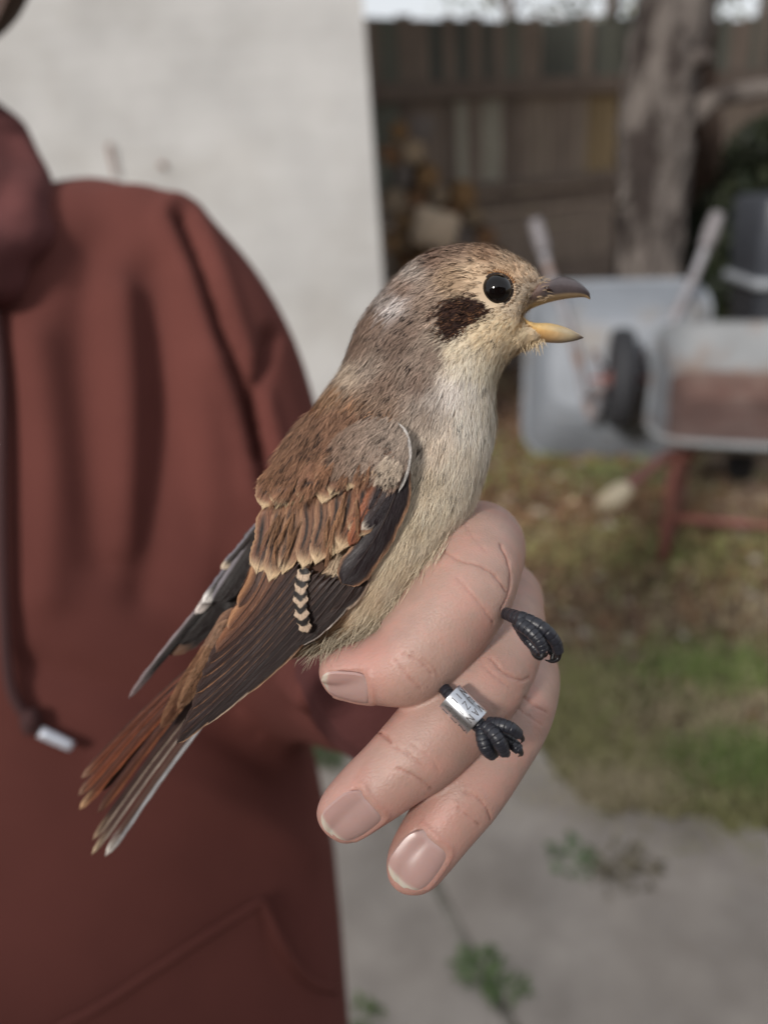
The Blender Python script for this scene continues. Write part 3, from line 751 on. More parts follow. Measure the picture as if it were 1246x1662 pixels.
for cx, cy, cz, a_, b2 in Cz:
    Rg.append(np.stack([cx + a_ * sup(np.cos(th), .85), cy + b2 * sup(np.sin(th), .85), np.full(96, cz)], 1))
PROOT = np.array([Cz[-1][0], Cz[-1][1], 0.022])
person = empty('person', PROOT, 'person in a maroon hooded sweater standing behind the bird with one arm stretched forward', 'person')
mb = MB(); mb.grid(np.array(Rg), wrap=True, cap=True)
SL = [(150, 420, .495, .05), (235, 475, .495, .062), (318, 620, .495, .066), (395, 830, .498, .062), (440, 960, .502, .060), (478, 1045, .498, .057), (525, 1058, .445, .052), (575, 1068, .39, .046), (605, 1074, .345, .041), (640, 1072, .300, .038), (668, 1068, .268, .037)]
A = np.array(SL); mb.tube(W(A[:, 0], A[:, 1], A[:, 2]), A[:, 3], 40, res=70)
# the other arm hangs down and slips into the front pocket
sh2 = cents[3][0] - np.array([cents[3][1] - .015, 0, .03])
R2 = [sh2, sh2 + (-.055, -.01, -.10), sh2 + (-.105, -.02, -.22), sh2 + (-.105, -.08, -.31), sh2 + (-.03, -.16, -.345), sh2 + (.05, -.165, -.34)]
mb.tube(R2, [.06, .066, .06, .055, .047, .04], 40, res=60)
hood_me = fuse(mb.mesh('hoodie'), 0.005, 10)
V = mverts(hood_me); N_ = mnormals(hood_me)
px_, py_, dd_ = proj(V)
def seg_dist(x, y, line):
    L_ = np.asarray(line, float); best = np.full(len(x), 1e9)
    for a0, b0 in zip(L_[:-1], L_[1:]):
        ab = b0 - a0; t = np.clip(((x - a0[0]) * ab[0] + (y - a0[1]) * ab[1]) / (ab @ ab), 0, 1)
        best = np.minimum(best, np.hypot(x - a0[0] - t * ab[0], y - a0[1] - t * ab[1]))
    return best
front = (N_ @ Fv) < .2
seam = seg_dist(px_, py_, crom([(292, 352), (325, 430), (362, 540), (398, 640), (425, 730), (432, 790)], 30))
disp = -np.exp(-(seam / 9) ** 2) * .010 + np.exp(-((seam - 26) / 16) ** 2) * .004
arm = seg_dist(px_, py_, crom([(440, 545), (425, 600), (412, 660), (420, 740)], 20))
disp += -np.exp(-(arm / 11) ** 2) * .009
# soft vertical drapes from the shoulder, and sleeve creases at the elbow
for line, wd, am in [([(150, 400), (135, 560), (150, 760), (170, 900)], 40, -.006), ([(250, 440), (262, 600), (255, 780), (235, 960)], 34, -.006), ([(60, 560), (85, 760), (80, 960)], 36, .005), ([(200, 480), (205, 680), (200, 880)], 34, .006), ([(330, 600), (340, 800), (330, 1000)], 36, .005),
                     ([(60, 1080), (200, 1120), (340, 1180), (470, 1260)], 30, -.004), ([(200, 1240), (340, 1290), (500, 1380)], 30, .004), ([(465, 1100), (520, 1150), (590, 1190)], 14, .005), ([(470, 1150), (540, 1185), (600, 1208)], 12, -.004), ([(480, 1060), (540, 1110), (620, 1150)], 12, -.004)]:
    sd_ = seg_dist(px_, py_, crom(line, 20)); disp += am * np.exp(-(sd_ / wd) ** 2)
disp = np.where(front, disp, 0)
hn = np.sin(V[:, 0] * 31 + V[:, 2] * 12) * np.sin(V[:, 2] * 17 + V[:, 1] * 23) * .0022
put_verts(hood_me, V + N_ * (disp + hn)[:, None])

hoodie_bvh = bvh_of(hood_me)

# ---- the hand: fingers (pixel, pixel, distance, radius mm) as the photograph shows them
FING = {
    'index': [(772, 1000, .236, 12), (778, 905, .206, 11.6), (776, 888, .190, 11.2), (768, 905, .173, 11.0), (748, 965, .1635, 10.4), (700, 1030, .1600, 9.6), (655, 1074, .1590, 9.0), (604, 1089, .1595, 6.9), (562, 1093, .1605, 5.6), (538, 1098, .1615, 4.3), (529, 1101, .1620, 2.2)],
    'middle': [(762, 1040, .240, 12), (806, 982, .210, 11.4), (808, 990, .194, 11.0), (806, 1030, .179, 10.8), (790, 1085, .1690, 10.3), (742, 1150, .1630, 9.6), (690, 1208, .1600, 9.2), (640, 1252, .1590, 8.5), (592, 1292, .1585, 7.6), (558, 1322, .1582, 6.6), (538, 1340, .1582, 4.8), (530, 1348, .1582, 2.2)],
    'ring': [(742, 1075, .244, 11.5), (826, 1070, .214, 10.6), (836, 1082, .199, 10.2), (838, 1110, .186, 10.0), (826, 1160, .1760, 9.7), (793, 1222, .1695, 9.0), (752, 1285, .1650, 8.6), (715, 1340, .1630, 8.0), (686, 1382, .1618, 7.3), (668, 1412, .1612, 6.4), (657, 1432, .1610, 4.6), (652, 1443, .1610, 2.2)],
    'little': [(725, 1110, .248, 10.5), (798, 1135, .222, 9.2), (812, 1150, .208, 8.8), (812, 1180, .198, 8.6), (790, 1215, .194, 8.0), (758, 1225, .196, 7.2), (735, 1222, .200, 6.4), (722, 1220, .203, 4.6), (717, 1219, .204, 2.2)],
    'thumb': [(640, 1075, .268, 13), (655, 1020, .238, 12.5), (640, 1000, .215, 10.8), (615, 1000, .198, 10.0), (590, 1015, .188, 8.8), (575, 1028, .184, 7.2), (568, 1034, .182, 5), (564, 1037, .1815, 2.4)],
}
hb = MB()
for nm, ch in FING.items():
    A = np.array(ch, float)
    if nm in ('middle', 'ring'): A[4:, 3] *= .96; A[7:, 3] *= .94
    hb.tube(W(A[:, 0], A[:, 1], A[:, 2]), A[:, 3] / 1000, 40, res=110)
Kd = norm(W(800, 1140, .222) - W(778, 905, .206))
for cpt, hw, ht in [None] * 0: pass
PAL = [(795, 1020, .210, 31, 11), (785, 1030, .222, 35, 13), (748, 1045, .243, 35, 16), (705, 1060, .264, 30, 17), (668, 1072, .284, 25, 17), (645, 1080, .300, 23, 18), (622, 1077, .335, 26, 22), (585, 1070, .38, 30, 26)]
A = np.array(PAL); Pp = W(A[:, 0], A[:, 1], A[:, 2])
hb.tube(Pp, A[:, 3] / 1000, 48, res=80, hint=Kd, ry=A[:, 4] / 1000)
hand_me = fuse(hb.mesh('hand'), 0.0004, 14, .5)
V = mverts(hand_me); N_ = mnormals(hand_me)
px_, py_, dd_ = proj(V)
facing = -(N_ * norm(V - CAM)).sum(1)
vis = facing > .05
# skin creases over the joints, traced where the photograph shows them
CREASE = [  # polyline, width px, depth mm
    ([(704, 888), (728, 900), (752, 912), (772, 916), (800, 932), (822, 962)], 3.0, .34), ([(748, 842), (768, 872), (790, 896)], 3, .15), ([(812, 884), (826, 920), (826, 958), (812, 990)], 3.2, .4), ([(740, 936), (772, 972), (800, 1010)], 3.0, .25),
    ([(655, 1060), (684, 1076), (700, 1094)], 2.6, .3), ([(640, 1072), (664, 1100), (682, 1118)], 2.6, .28), ([(668, 1058), (700, 1080), (712, 1100)], 2.4, .18),
    ([(796, 1068), (818, 1092), (845, 1104), (858, 1100)], 3.0, .35), ([(786, 1082), (804, 1098), (826, 1116)], 2.6, .22),
    ([(640, 1212), (664, 1226), (690, 1248)], 2.8, .28), ([(646, 1248), (676, 1262), (700, 1280)], 2.8, .34), ([(668, 1206), (700, 1232), (712, 1252)], 2.4, .18), ([(610, 1186), (622, 1192), (634, 1204)], 4.5, .5),
    ([(850, 1132), (868, 1146), (886, 1156)], 2.8, .35), ([(840, 1150), (862, 1166), (878, 1176)], 2.4, .2),
    ([(754, 1286), (776, 1296), (792, 1318), (796, 1330)], 2.8, .34), ([(744, 1312), (766, 1330), (778, 1340)], 2.6, .25), ([(735, 1296), (756, 1306), (770, 1322)], 2.2, .15)]
dsp = np.zeros(len(V)); red = np.zeros(len(V))
for line, wd, am in CREASE:
    sd_ = seg_dist(px_, py_, crom(line, 24))
    wob = wd * (.5 + .22 * np.sin(px_ * .21 + py_ * .17)); g = np.exp(-(sd_ / wob) ** 2)
    dsp -= g * am * .001 * vis; red = np.maximum(red, np.exp(-(sd_ / (wd * .75)) ** 2) * min(1, am * 2.0) * vis)
    dsp += np.exp(-((sd_ - wd * 2.6) / (wd * 1.8)) ** 2) * am * .00014 * vis; red = np.maximum(red, np.exp(-(sd_ / (wd * 4)) ** 2) * min(1, am) * .35 * vis)
# nails: bed sunk into the finger, fold of skin round it
NAILS = [  # centre px, direction of growth (image), dorsal direction (right, down, towards camera), length mm, width mm
    ('index', (563, 1124), (-.98, .12), (-.05, .93, .36), 9.0, 7.8), ('middle', (574, 1334), (-.74, .67), (.40, .52, .76), 10.0, 8.6), ('ring', (681, 1404), (-.58, .81), (.28, .22, .93), 10.8, 8.7)]
nail_geo = []
hand_bvh = bvh_of(hand_me)
for nm, (cx, cy), (gx, gy), (dr, ddn, dt), nl, nw in NAILS:
    c, cn = hit(hand_bvh, cx, cy)
    if c is None: c = W(cx, cy, .160)
    dor = norm(dr * Rv - ddn * Uv - dt * Fv)
    t = gx * Rv - gy * Uv; t = norm(t - (t @ dor) * dor); w = np.cross(dor, t)
    q = V - c
    al, la, up = q @ t, q @ w, q @ dor
    nl, nw = nl / 1000, nw / 1000
    e = np.maximum(np.abs(al) / (nl / 2), np.abs(la) / (nw / 2))
    rr_ = ((np.abs(al) / (nl / 2)) ** 4 + (np.abs(la) / (nw / 2)) ** 4) ** .25
    near = up > -.004
    dsp -= np.where(near, .00035 * np.clip((1.0 - rr_) * 8, 0, 1), 0)
    fold = np.exp(-((rr_ - 1.16) / .10) ** 2) * (al < nl * .35)
    dsp += np.where(near, .00022 * fold, 0)
    red = np.maximum(red, np.where(near, .35 * fold, 0))
    nail_geo.append((c, t, w, dor, nl, nw))
V2 = V + N_ * dsp[:, None]
put_verts(hand_me, V2)
# skin tone: pinker finger ends and knuckles, redder in the creases
tipd = np.full(len(V), 9.0)
for nm in ('index', 'middle', 'ring'):
    A = np.array(FING[nm]); tp = W(A[-3, 0], A[-3, 1], A[-3, 2]); tipd = np.minimum(tipd, np.linalg.norm(V - tp, axis=1))
pk = np.exp(-(tipd / .014) ** 2) * .8
SK = np.array([.43, .285, .235]); PK = np.array([.47, .25, .21]); RD = np.array([.36, .12, .085])
sc = SK * (1 - pk[:, None]) + PK * pk[:, None]
blot = (np.sin(V[:, 0] * 420 + 1) * np.sin(V[:, 1] * 390 + 2) * np.sin(V[:, 2] * 450)) * .5 + .5
sc = sc * (1 - .10 * blot[:, None]) + PK * .10 * blot[:, None]
sc = sc * (1 - .55 * red[:, None]) + RD * .55 * red[:, None]
hand_cols = sc

# ---- head, neck and hidden limbs of the same body
bm_ = MB()
nk = cents[0][0] + np.array([-.005, .01, .0])
hc = np.array(W(-185, -95, .50))
ctr_x = cents[2][0][0]
nkb = np.array([ctr_x, cents[1][0][1], cents[1][0][2] - .04])
hc = W(30, -30, .45) - np.array([.060, 0, -.070])      # the jaw just enters the picture's corner
bm_.tube([nkb - (.03, 0, .04), nkb + (-.05, .01, .05), hc + (-.035, .03, -.05)], [.06, .05, .05], 32, res=20)
a_ = np.linspace(0, np.pi, 40)[:, None]; b3 = np.linspace(0, 2 * np.pi, 48, endpoint=False)[None]
X_, Y_, Z_ = np.sin(a_) * np.cos(b3), np.sin(a_) * np.sin(b3), np.cos(a_) + 0 * b3
jaw = 1 - .22 * np.clip(-Z_ - .1, 0, 1) ** 1.2
hx, hy, hz = X_ * .074 * jaw, Y_ * .094 * (1 - .12 * np.clip(-Z_, 0, 1)), Z_ * .112
hx = hx; hy = hy - .012 * np.clip(-Z_, 0, 1)
bm_.grid(hc + np.stack([hx, hy, hz], -1), wrap=True)
# features of the face (looking down at the bird)
fy = hc[1] - .092
for s in (-1, 1):
    bm_.tube([hc + (s * .015, -.083, .022), hc + (s * .033, -.084, .024), hc + (s * .05, -.068, .018)], [.006, .010, .006], 12, res=10)
    bm_.tube([hc + (s * .074, .004, .022), hc + (s * .08, .012, .005), hc + (s * .074, .006, -.02)], [.010, .013, .008], 12, res=10)
bm_.tube([hc + (0, -.088, .025), hc + (0, -.102, .0), hc + (0, -.108, -.018), hc + (0, -.096, -.026)], [.005, .0075, .0095, .006], 14, res=14)
bm_.tube([hc + (-.024, -.084, -.052), hc + (0, -.093, -.050), hc + (.024, -.084, -.052)], [.003, .006, .003], 12, res=10)
bm_.tube([hc + (-.020, -.083, -.060), hc + (0, -.091, -.060), hc + (.020, -.083, -.060)], [.003, .0065, .003], 12, res=10)
bm_.tube([hc + (0, -.075, -.088), hc + (0, -.082, -.096)], [.018, .012], 14)
tz = [c for c, _, _ in cents]
bm_.tube([nkb - (0, 0, .02), nkb - (0, .01, .12), np.array([Cz[45][0], Cz[45][1], Cz[45][2]]), np.array([Cz[-1][0], Cz[-1][1], Cz[-1][2]])], [.06, .11, .115, .11], 32, res=20)
for s in (-1, 1):
    hp = np.array([Cz[-1][0] + s * .10, Cz[-1][1] + .01, Cz[-1][2]])
    bm_.tube([hp, (hp[0] - s * .005, hp[1] + .01, .46), (hp[0] - s * .01, hp[1] + .03, .10), (hp[0] - s * .01, hp[1] + .02, .06)], [.09, .06, .045, .045], 24, res=20)
A = np.array(SL); bm_.tube(W(A[:, 0], A[:, 1], A[:, 2])[1:], A[1:, 3] * .62, 24, res=40)
bm_.tube(R2, [.042, .044, .04, .037, .03, .03], 24, res=40)
rest = fuse(bm_.mesh('rest'), 0.004, 4)
V3 = mverts(rest)
col3 = np.tile(SK * .95, (len(V3), 1))
lip = np.exp(-(np.linalg.norm((V3 - (hc + np.array([0, -.09, -.055]))) / np.array([.024, .015, .009]), axis=1)) ** 2)
col3 = col3 * (1 - .5 * lip[:, None]) + np.array([.42, .13, .12]) * .5 * lip[:, None]
def polys(me):
    ls = np.empty(len(me.polygons), np.int32); me.polygons.foreach_get('loop_start', ls)
    lt = np.empty(len(me.polygons), np.int32); me.polygons.foreach_get('loop_total', lt)
    vi = np.empty(len(me.loops), np.int32); me.loops.foreach_get('vertex_index', vi)
    q = ls[lt == 4]; t = ls[lt == 3]
    return vi[q[:, None] + np.arange(4)], vi[t[:, None] + np.arange(3)]
q1, t1 = polys(hand_me); q2, t2 = polys(rest)
bmesh_me = mk_fast('person_body', np.vstack([V2, V3]), np.vstack([q1, q2 + len(V2)]), np.vstack([t1, t2 + len(V2)]), np.vstack([hand_cols, col3]))
pbody = obj('body', bmesh_me, M_skin, person)
for (c, t, w, dor, nl, nw) in nail_geo:
    mb = MB()
    nu, nv = 26, 21
    u = np.linspace(-.54, .56, nu)[:, None]; v = np.linspace(-1, 1, nv)[None]
    ww = nw / 2 * np.sqrt(np.clip(1 - (np.abs(u + .0) / .575) ** 3.2, .02, 1)) * (1 + .04 * u)
    R0 = nw * .60
    top = np.zeros((nu, nv, 3))
    for iu in range(nu):
        for iv in range(nv):
            uu, lv = u[iu, 0], v[0, iv] * ww[iu, 0]
            oo = c + t * uu * nl + w * lv + dor * .012
            hp, hn_, _, hd_ = hand_bvh.ray_cast(Vector(oo), Vector(-dor))
            fall = R0 * math.cos(min(lv / R0, 1.2)) - R0 - .0030 * max(uu - .1, 0) ** 2
            hgt = .012 - hd_ if hp is not None else -9
            if hgt < fall - .0012: hgt = fall - .0012
            top[iu, iv] = oo + dor * (hgt - .012 + .00006 - .0012 * max(-uu - .46, 0) * 10 - .00025 * abs(v[0, iv]) ** 6)
    for _ in range(3): top[1:-1, 1:-1] = (top[1:-1, 1:-1] * 2 + top[:-2, 1:-1] + top[2:, 1:-1] + top[1:-1, :-2] + top[1:-1, 2:]) / 6
    bot = top - dor * .0005
    free = np.clip((u - .42 + .06 * v * v) * 16, 0, 1) * np.ones((1, nv)); lun = np.clip((-.38 - u) * 8, 0, 1) * np.ones((1, nv))
    col_ = np.array([.44, .275, .25]) * (1 - free[..., None]) + np.array([.58, .50, .42]) * free[..., None]
    col_ = col_ * (1 - .3 * lun[..., None]) + np.array([.66, .5, .46]) * .3 * lun[..., None]
    mb.grid(top, col_); mb.grid(bot, col_)
    edge = lambda G: np.concatenate([G[0], G[1:, -1], G[-1, -2::-1], G[-2:0:-1, 0]])
    E = np.stack([edge(top), edge(bot)]); mb.grid(E, np.stack([edge(col_), edge(col_)]), wrap=True)
    obj('nail', mb.mesh('nail'), M_nail, pbody)
# eyes, brows and hair, out of the picture but part of the person
M_eyew = material('eyeball', (0.75, 0.72, 0.68), rough=0.15)
for s in (-1, 1):
    mb = MB()
    aa = np.linspace(0, np.pi, 14)[:, None]; bb3 = np.linspace(0, 2 * np.pi, 18, endpoint=False)[None]
    mb.grid(hc + np.array([s * .032, -.0765, .012]) + .0112 * np.stack([np.sin(aa) * np.cos(bb3), np.sin(aa) * np.sin(bb3), np.cos(aa) + 0 * bb3], -1), wrap=True)
    ey_ = obj('eye', mb.mesh('person_eye'), M_eyew, pbody)
    mb = MB(); ic = hc + np.array([s * .033, -.0871, .0095]); mb.tube([ic + (0, .004, .0012), ic, ic + (0, -.0006, -.0002)], [.0058, .0056, .0018], 18)
    obj('iris', mb.mesh('iris', cols=False), M_hair, ey_)
    mb = MB(); mb.tube([hc + (s * .018, -.086, .017), hc + (s * .032, -.0905, .0205), hc + (s * .047, -.080, .015)], [.0016, .0034, .0016], 10, res=10)
    obj('eyelid', mb.mesh('eyelid', cols=False), material('lid_skin', (.40, .25, .20), rough=.5), ey_)
mb = MB()
sh_ = 1.08
mask_t = a_ * np.ones_like(b3)
Gh = np.stack([X_ * .080, Y_ * .100 + .012, Z_ * .116 + .012], -1)
cut = np.maximum(np.clip((-Y_ - .25) * 2, 0, 1) * np.clip((.55 - Z_) * 3, 0, 1), np.clip((.35 - Y_) * 3, 0, 1) * np.clip((.05 - Z_) * 5, 0, 1) * 1.3)
Gh = Gh * (1 - .16 * cut[..., None])
Gh[..., 1] += np.where(Z_ < -.1, np.clip(-Y_, 0, 1) * .06, 0)
mb.grid(hc + Gh, wrap=True)
obj('hair', mb.mesh('hair'), M_hair, person)

# ---- the sweater and its details
hoodie = obj('hoodie', hood_me, M_hood, person)
mb = MB()
hd = [(-330, 330, .50), (-330, 400, .415), (-200, 448, .39), (-60, 440, .39), (12, 402, .405), (46, 345, .43), (54, 296, .455), (20, 250, .49), (-60, 215, .53), (-180, 215, .56), (-280, 260, .54), (-330, 330, .50)]
A = np.array(hd, float); mb.tube(W(A[:, 0], A[:, 1], A[:, 2]), [.024, .024, .024, .022, .018, .013, .012, .015, .03, .035, .03, .024], 28, res=110)
hd = [(-300, 260, .50), (-290, 360, .43), (-180, 420, .40), (-70, 400, .405), (-30, 340, .43), (-14, 275, .46), (-22, 228, .49), (-80, 190, .53), (-180, 190, .56), (-270, 220, .54), (-300, 260, .50)]
A = np.array(hd, float); mb.tube(W(A[:, 0], A[:, 1], A[:, 2]), [.024, .026, .026, .024, .018, .015, .016, .026, .03, .026, .024], 28, res=110)
# hood falls down the back
bk = cents[1][0]
mb.tube([bk + (-.02, .05, .02), bk + (-.02, .10, -.06), bk + (-.02, .11, -.16), bk + (-.02, .09, -.22)], [.05, .09, .08, .03], 28, res=30, hint=(1, 0, 0), ry=[.04, .05, .04, .02])
hm = fuse(mb.mesh('hood'), .004, 8)
V = mverts(hm); N_ = mnormals(hm)
put_verts(hm, V + N_ * (np.sin(V[:, 2] * 260 + V[:, 0] * 60) * .0012 + np.sin(V[:, 0] * 90 + V[:, 1] * 70 + V[:, 2] * 50) * .002)[:, None])
obj('hood', hm, M_hood2, hoodie)
# sleeve cuff
mb = MB()
cu = W(np.array([652, 668, 682]), np.array([1070, 1066, 1062]), np.array([.285, .268, .254]))
mb.tube(cu, [.0385, .0380, .0350], 60, res=16)
cm = mb.mesh('cuff')
V = mverts(cm); cn_ = cu[1]
axc = norm(cu[2] - cu[0]); q = V - cn_; q -= (q @ axc)[:, None] * axc
an_ = np.arctan2(q @ Uv, q @ norm(np.cross(axc, Uv)))
put_verts(cm, V + norm(q) * (np.sin(an_ * 30) * .0007)[:, None])
obj('cuff', cm, M_hood2, hoodie)
# front pocket: a second layer stitched to the belly
def surf(px, py, off):
    h, n_ = hit(hoodie_bvh, px, py)
    if h is None: return None
    return h + (CAM - h) / np.linalg.norm(CAM - h) * off
top_e = crom([(-420, 1500), (-300, 1478), (-40, 1700), (120, 1655), (250, 1575), (340, 1515), (424, 1462)], 60)[22:]
op = crom([(424, 1462), (446, 1510), (474, 1560), (508, 1595), (548, 1606)], 16)[1:]
upper_e = np.vstack([top_e, op])
rows = 18
G = []
ok = True
for (ex, ey) in upper_e:
    col_ = []
    for k in np.linspace(0, 1, rows):
        qx, qy = ex + (ex - 250) * .03 * k, ey + (1770 - ey) * k
        s_ = surf(qx, qy, .0052)
        if s_ is None: s_ = surf(qx - 12, qy, .0052)
        if s_ is None: s_ = W(qx, qy, .45)
        col_.append(s_)
    G.append(col_)
G = np.array(G)
lift = np.zeros(G.shape[:2]); lift[-15:-3, :5] += np.sin(np.linspace(0, np.pi, 12))[:, None] * np.linspace(1, 0, 5)[None] * .006
G = G + (norm(CAM - G)) * lift[..., None]
mb = MB(); Bk = G - norm(CAM - G) * .0042
mb.grid(G); mb.grid(Bk)
edge = lambda G: np.concatenate([G[0], G[1:, -1], G[-1, -2::-1], G[-2:0:-1, 0]])
mb.grid(np.stack([edge(G), edge(Bk)]), wrap=True)
pocket = obj('pocket', mb.mesh('pocket', cols=False), M_hood, hoodie)
mb = MB()   # raised hem along the pocket edge, and its seam
hem = np.array([g[0] for g in G]); mb.tube(hem + norm(CAM - hem) * .0006, .0024, 8)
obj('hem', mb.mesh('pocket_hem', cols=False), M_hood, pocket)
# drawstring with its metal end
ds = crom([(-15, 470), (2, 620), (2, 820), (6, 980), (12, 1080), (22, 1130), (44, 1164), (66, 1188)], 40)
P_ = []
for ex, ey in ds:
    s_ = surf(ex, ey, .006)
    P_.append(s_ if s_ is not None else W(ex, ey, .385))
P_ = np.array(P_)
for _ in range(3): P_[1:-1] = (P_[:-2] + P_[1:-1] * 2 + P_[2:]) / 4
mb = MB(); mb.tube(P_, .0026, 12)
cord = obj('drawstring', mb.mesh('drawstring'), M_cord, hoodie)
mb = MB()
kp = P_[-5]; mb.tube([kp + Uv * .006, kp, kp - Uv * .006], [.003, .005, .003], 12, res=10)
obj('knot', mb.mesh('cord_knot'), M_cord, cord)
e0 = P_[-1]; e1_ = surf(118, 1212, .007)
mb = MB(); mb.tube([e0, e0 * .5 + e1_ * .5, e1_], [.0029, .0028, .0025], 16, res=8)
obj('cord_tip', mb.mesh('cord_tip'), M_tip, cord)

# ---- trousers and shoes
mb = MB()
c0 = Cz[-1]
mb.tube([(c0[0], c0[1], c0[2] + .06), (c0[0], c0[1] + .005, c0[2] - .08)], [.195, .19], 40, hint=(1, 0, 0), ry=[.10, .105])
for s in (-1, 1):
    hp = np.array([c0[0] + s * .10, c0[1] + .01, c0[2]])
    mb.tube([hp, hp - (s * .003, 0, .15), (hp[0] - s * .005, hp[1] + .01, .46), (hp[0] - s * .01, hp[1] + .03, .22), (hp[0] - s * .01, hp[1] + .03, .075)], [.108, .10, .08, .07, .068], 30, res=30)
tm = fuse(mb.mesh('trousers'), .006, 6)
obj('trousers', tm, M_jean, person)
for s in (-1, 1):
    mb = MB(); x0 = c0[0] + s * .09; y0 = c0[1]
    mb.tube([(x0, y0 + .09, .062), (x0, y0 + .02, .068), (x0, y0 - .07, .058), (x0, y0 - .15, .050), (x0, y0 - .19, .045)], [.036, .046, .044, .046, .02], 24, res=24, hint=(1, 0, 0), ry=[.040, .048, .036, .028, .02])
    sh = obj('shoe', fuse(mb.mesh('shoe'), .004, 3), M_shoe, person)
    mb = MB(); mb.tube([(x0, y0 + .125, .032), (x0, y0 + .02, .032), (x0, y0 - .10, .032), (x0, y0 - .20, .032)], [.03, .045, .05, .02], 24, res=20, hint=(1, 0, 0), ry=.011)
    obj('sole', mb.mesh('sole'), M_shoe, sh)
# ================================================================== the bird
BG = 1.1          # display colours read off the photograph -> plumage reflectance
def soft(c):
    c = np.maximum(np.asarray(c, float), 0)
    return c * np.minimum(1, .84 / np.maximum(c.max(-1, keepdims=True), 1e-6))
def B(*c):
    l = S(*c) ** 1.2 * 1.2
    return soft(l * .87 + .13 * (l @ np.array([.3, .5, .2])))
M_plum = material('plumage', attr=True, rough=0.75, spec=0.25)
M_vane = material('feather_vane', attr=True, rough=0.5, spec=0.4, bump=0.25, bscale=2500, bdist=0.0002)
M_eye = material('eye_black', (0.003, 0.002, 0.002), rough=0.02, spec=0.4)
M_horn = material('bill_horn', attr=True, rough=0.32, spec=0.5, var=0.12, vscale=900, bump=0.15, bscale=1500, bdist=0.0002)
M_leg = material('leg_scales', attr=True, rough=0.36, spec=0.5, var=0.25, vscale=1200, bump=0.3, bscale=2500, bdist=0.0002)
M_alu = material('aluminium', (0.62, 0.64, 0.68), rough=0.3, metal=1.0, var=0.08, vscale=900)
M_aludark = material('stamped_groove', (0.10, 0.09, 0.09), rough=0.6, metal=0.3)

BROOT = W(640, 1030, .170)
bird = empty('bird', BROOT, 'brown and white young songbird with open bill held in a hand', 'bird')

# ---- body: profile sections (back point, belly point, half thickness in mm, distance)
sec_head = [((880, 455), (856, 503), 2.6, .168), ((866, 445), (838, 520), 5.2, .168), ((838, 424), (828, 575), 8.2, .168),
            ((792, 404), (812, 598), 9.8, .168), ((742, 402), (804, 615), 10.6, .168), ((684, 418), (798, 636), 11.0, .168),
            ((626, 471), (799, 662), 11.3, .168), ((582, 530), (802, 690), 12.0, .168), ((560, 592), (797, 722), 13.2, .169),
            ((528, 640), (788, 755), 14.6, .169), ((484, 708), (775, 802), 15.8, .170), ((458, 777), (755, 846), 16.4, .170),
            ((438, 842), (716, 900), 16.4, .170), ((422, 896), (682, 950), 15.6, .171), ((405, 941), (650, 998), 13.8, .172),
            ((387, 986), (600, 1034), 11.6, .173), ((369, 1020), (535, 1052), 9.0, .175), ((354, 1047), (468, 1064), 6.0, .177),
            ((340, 1068), (400, 1092), 3.2, .179)]
sec_jaw = [((790, 520), (800, 590), 8.0, .168), ((832, 523), (832, 572), 6.2, .168), ((858, 529), (862, 562), 4.0, .168), ((874, 534), (876, 553), 2.2, .168)]
def section_loft(mb, secs, n=60):
    A = np.array([[u[0], u[1], l[0], l[1], t, d] for u, l, t, d in secs], float)
    A = crom(A, n)
    a = np.linspace(0, 2 * np.pi, 48, endpoint=False)
    G = []
    for ux, uy, lx, ly, t, d in A:
        u, l = W(ux, uy, d), W(lx, ly, d)
        c, h = (u + l) / 2, (u - l) / 2
        G.append(c + np.cos(a)[:, None] * h + np.sin(a)[:, None] * Fv * t / 1000)
    mb.grid(np.array(G), wrap=True, cap=True)
mb = MB(); section_loft(mb, sec_head, 90); section_loft(mb, sec_jaw, 24)
body_me = fuse(mb.mesh('bird_body'), 0.0007, 6)
BV = mverts(body_me)

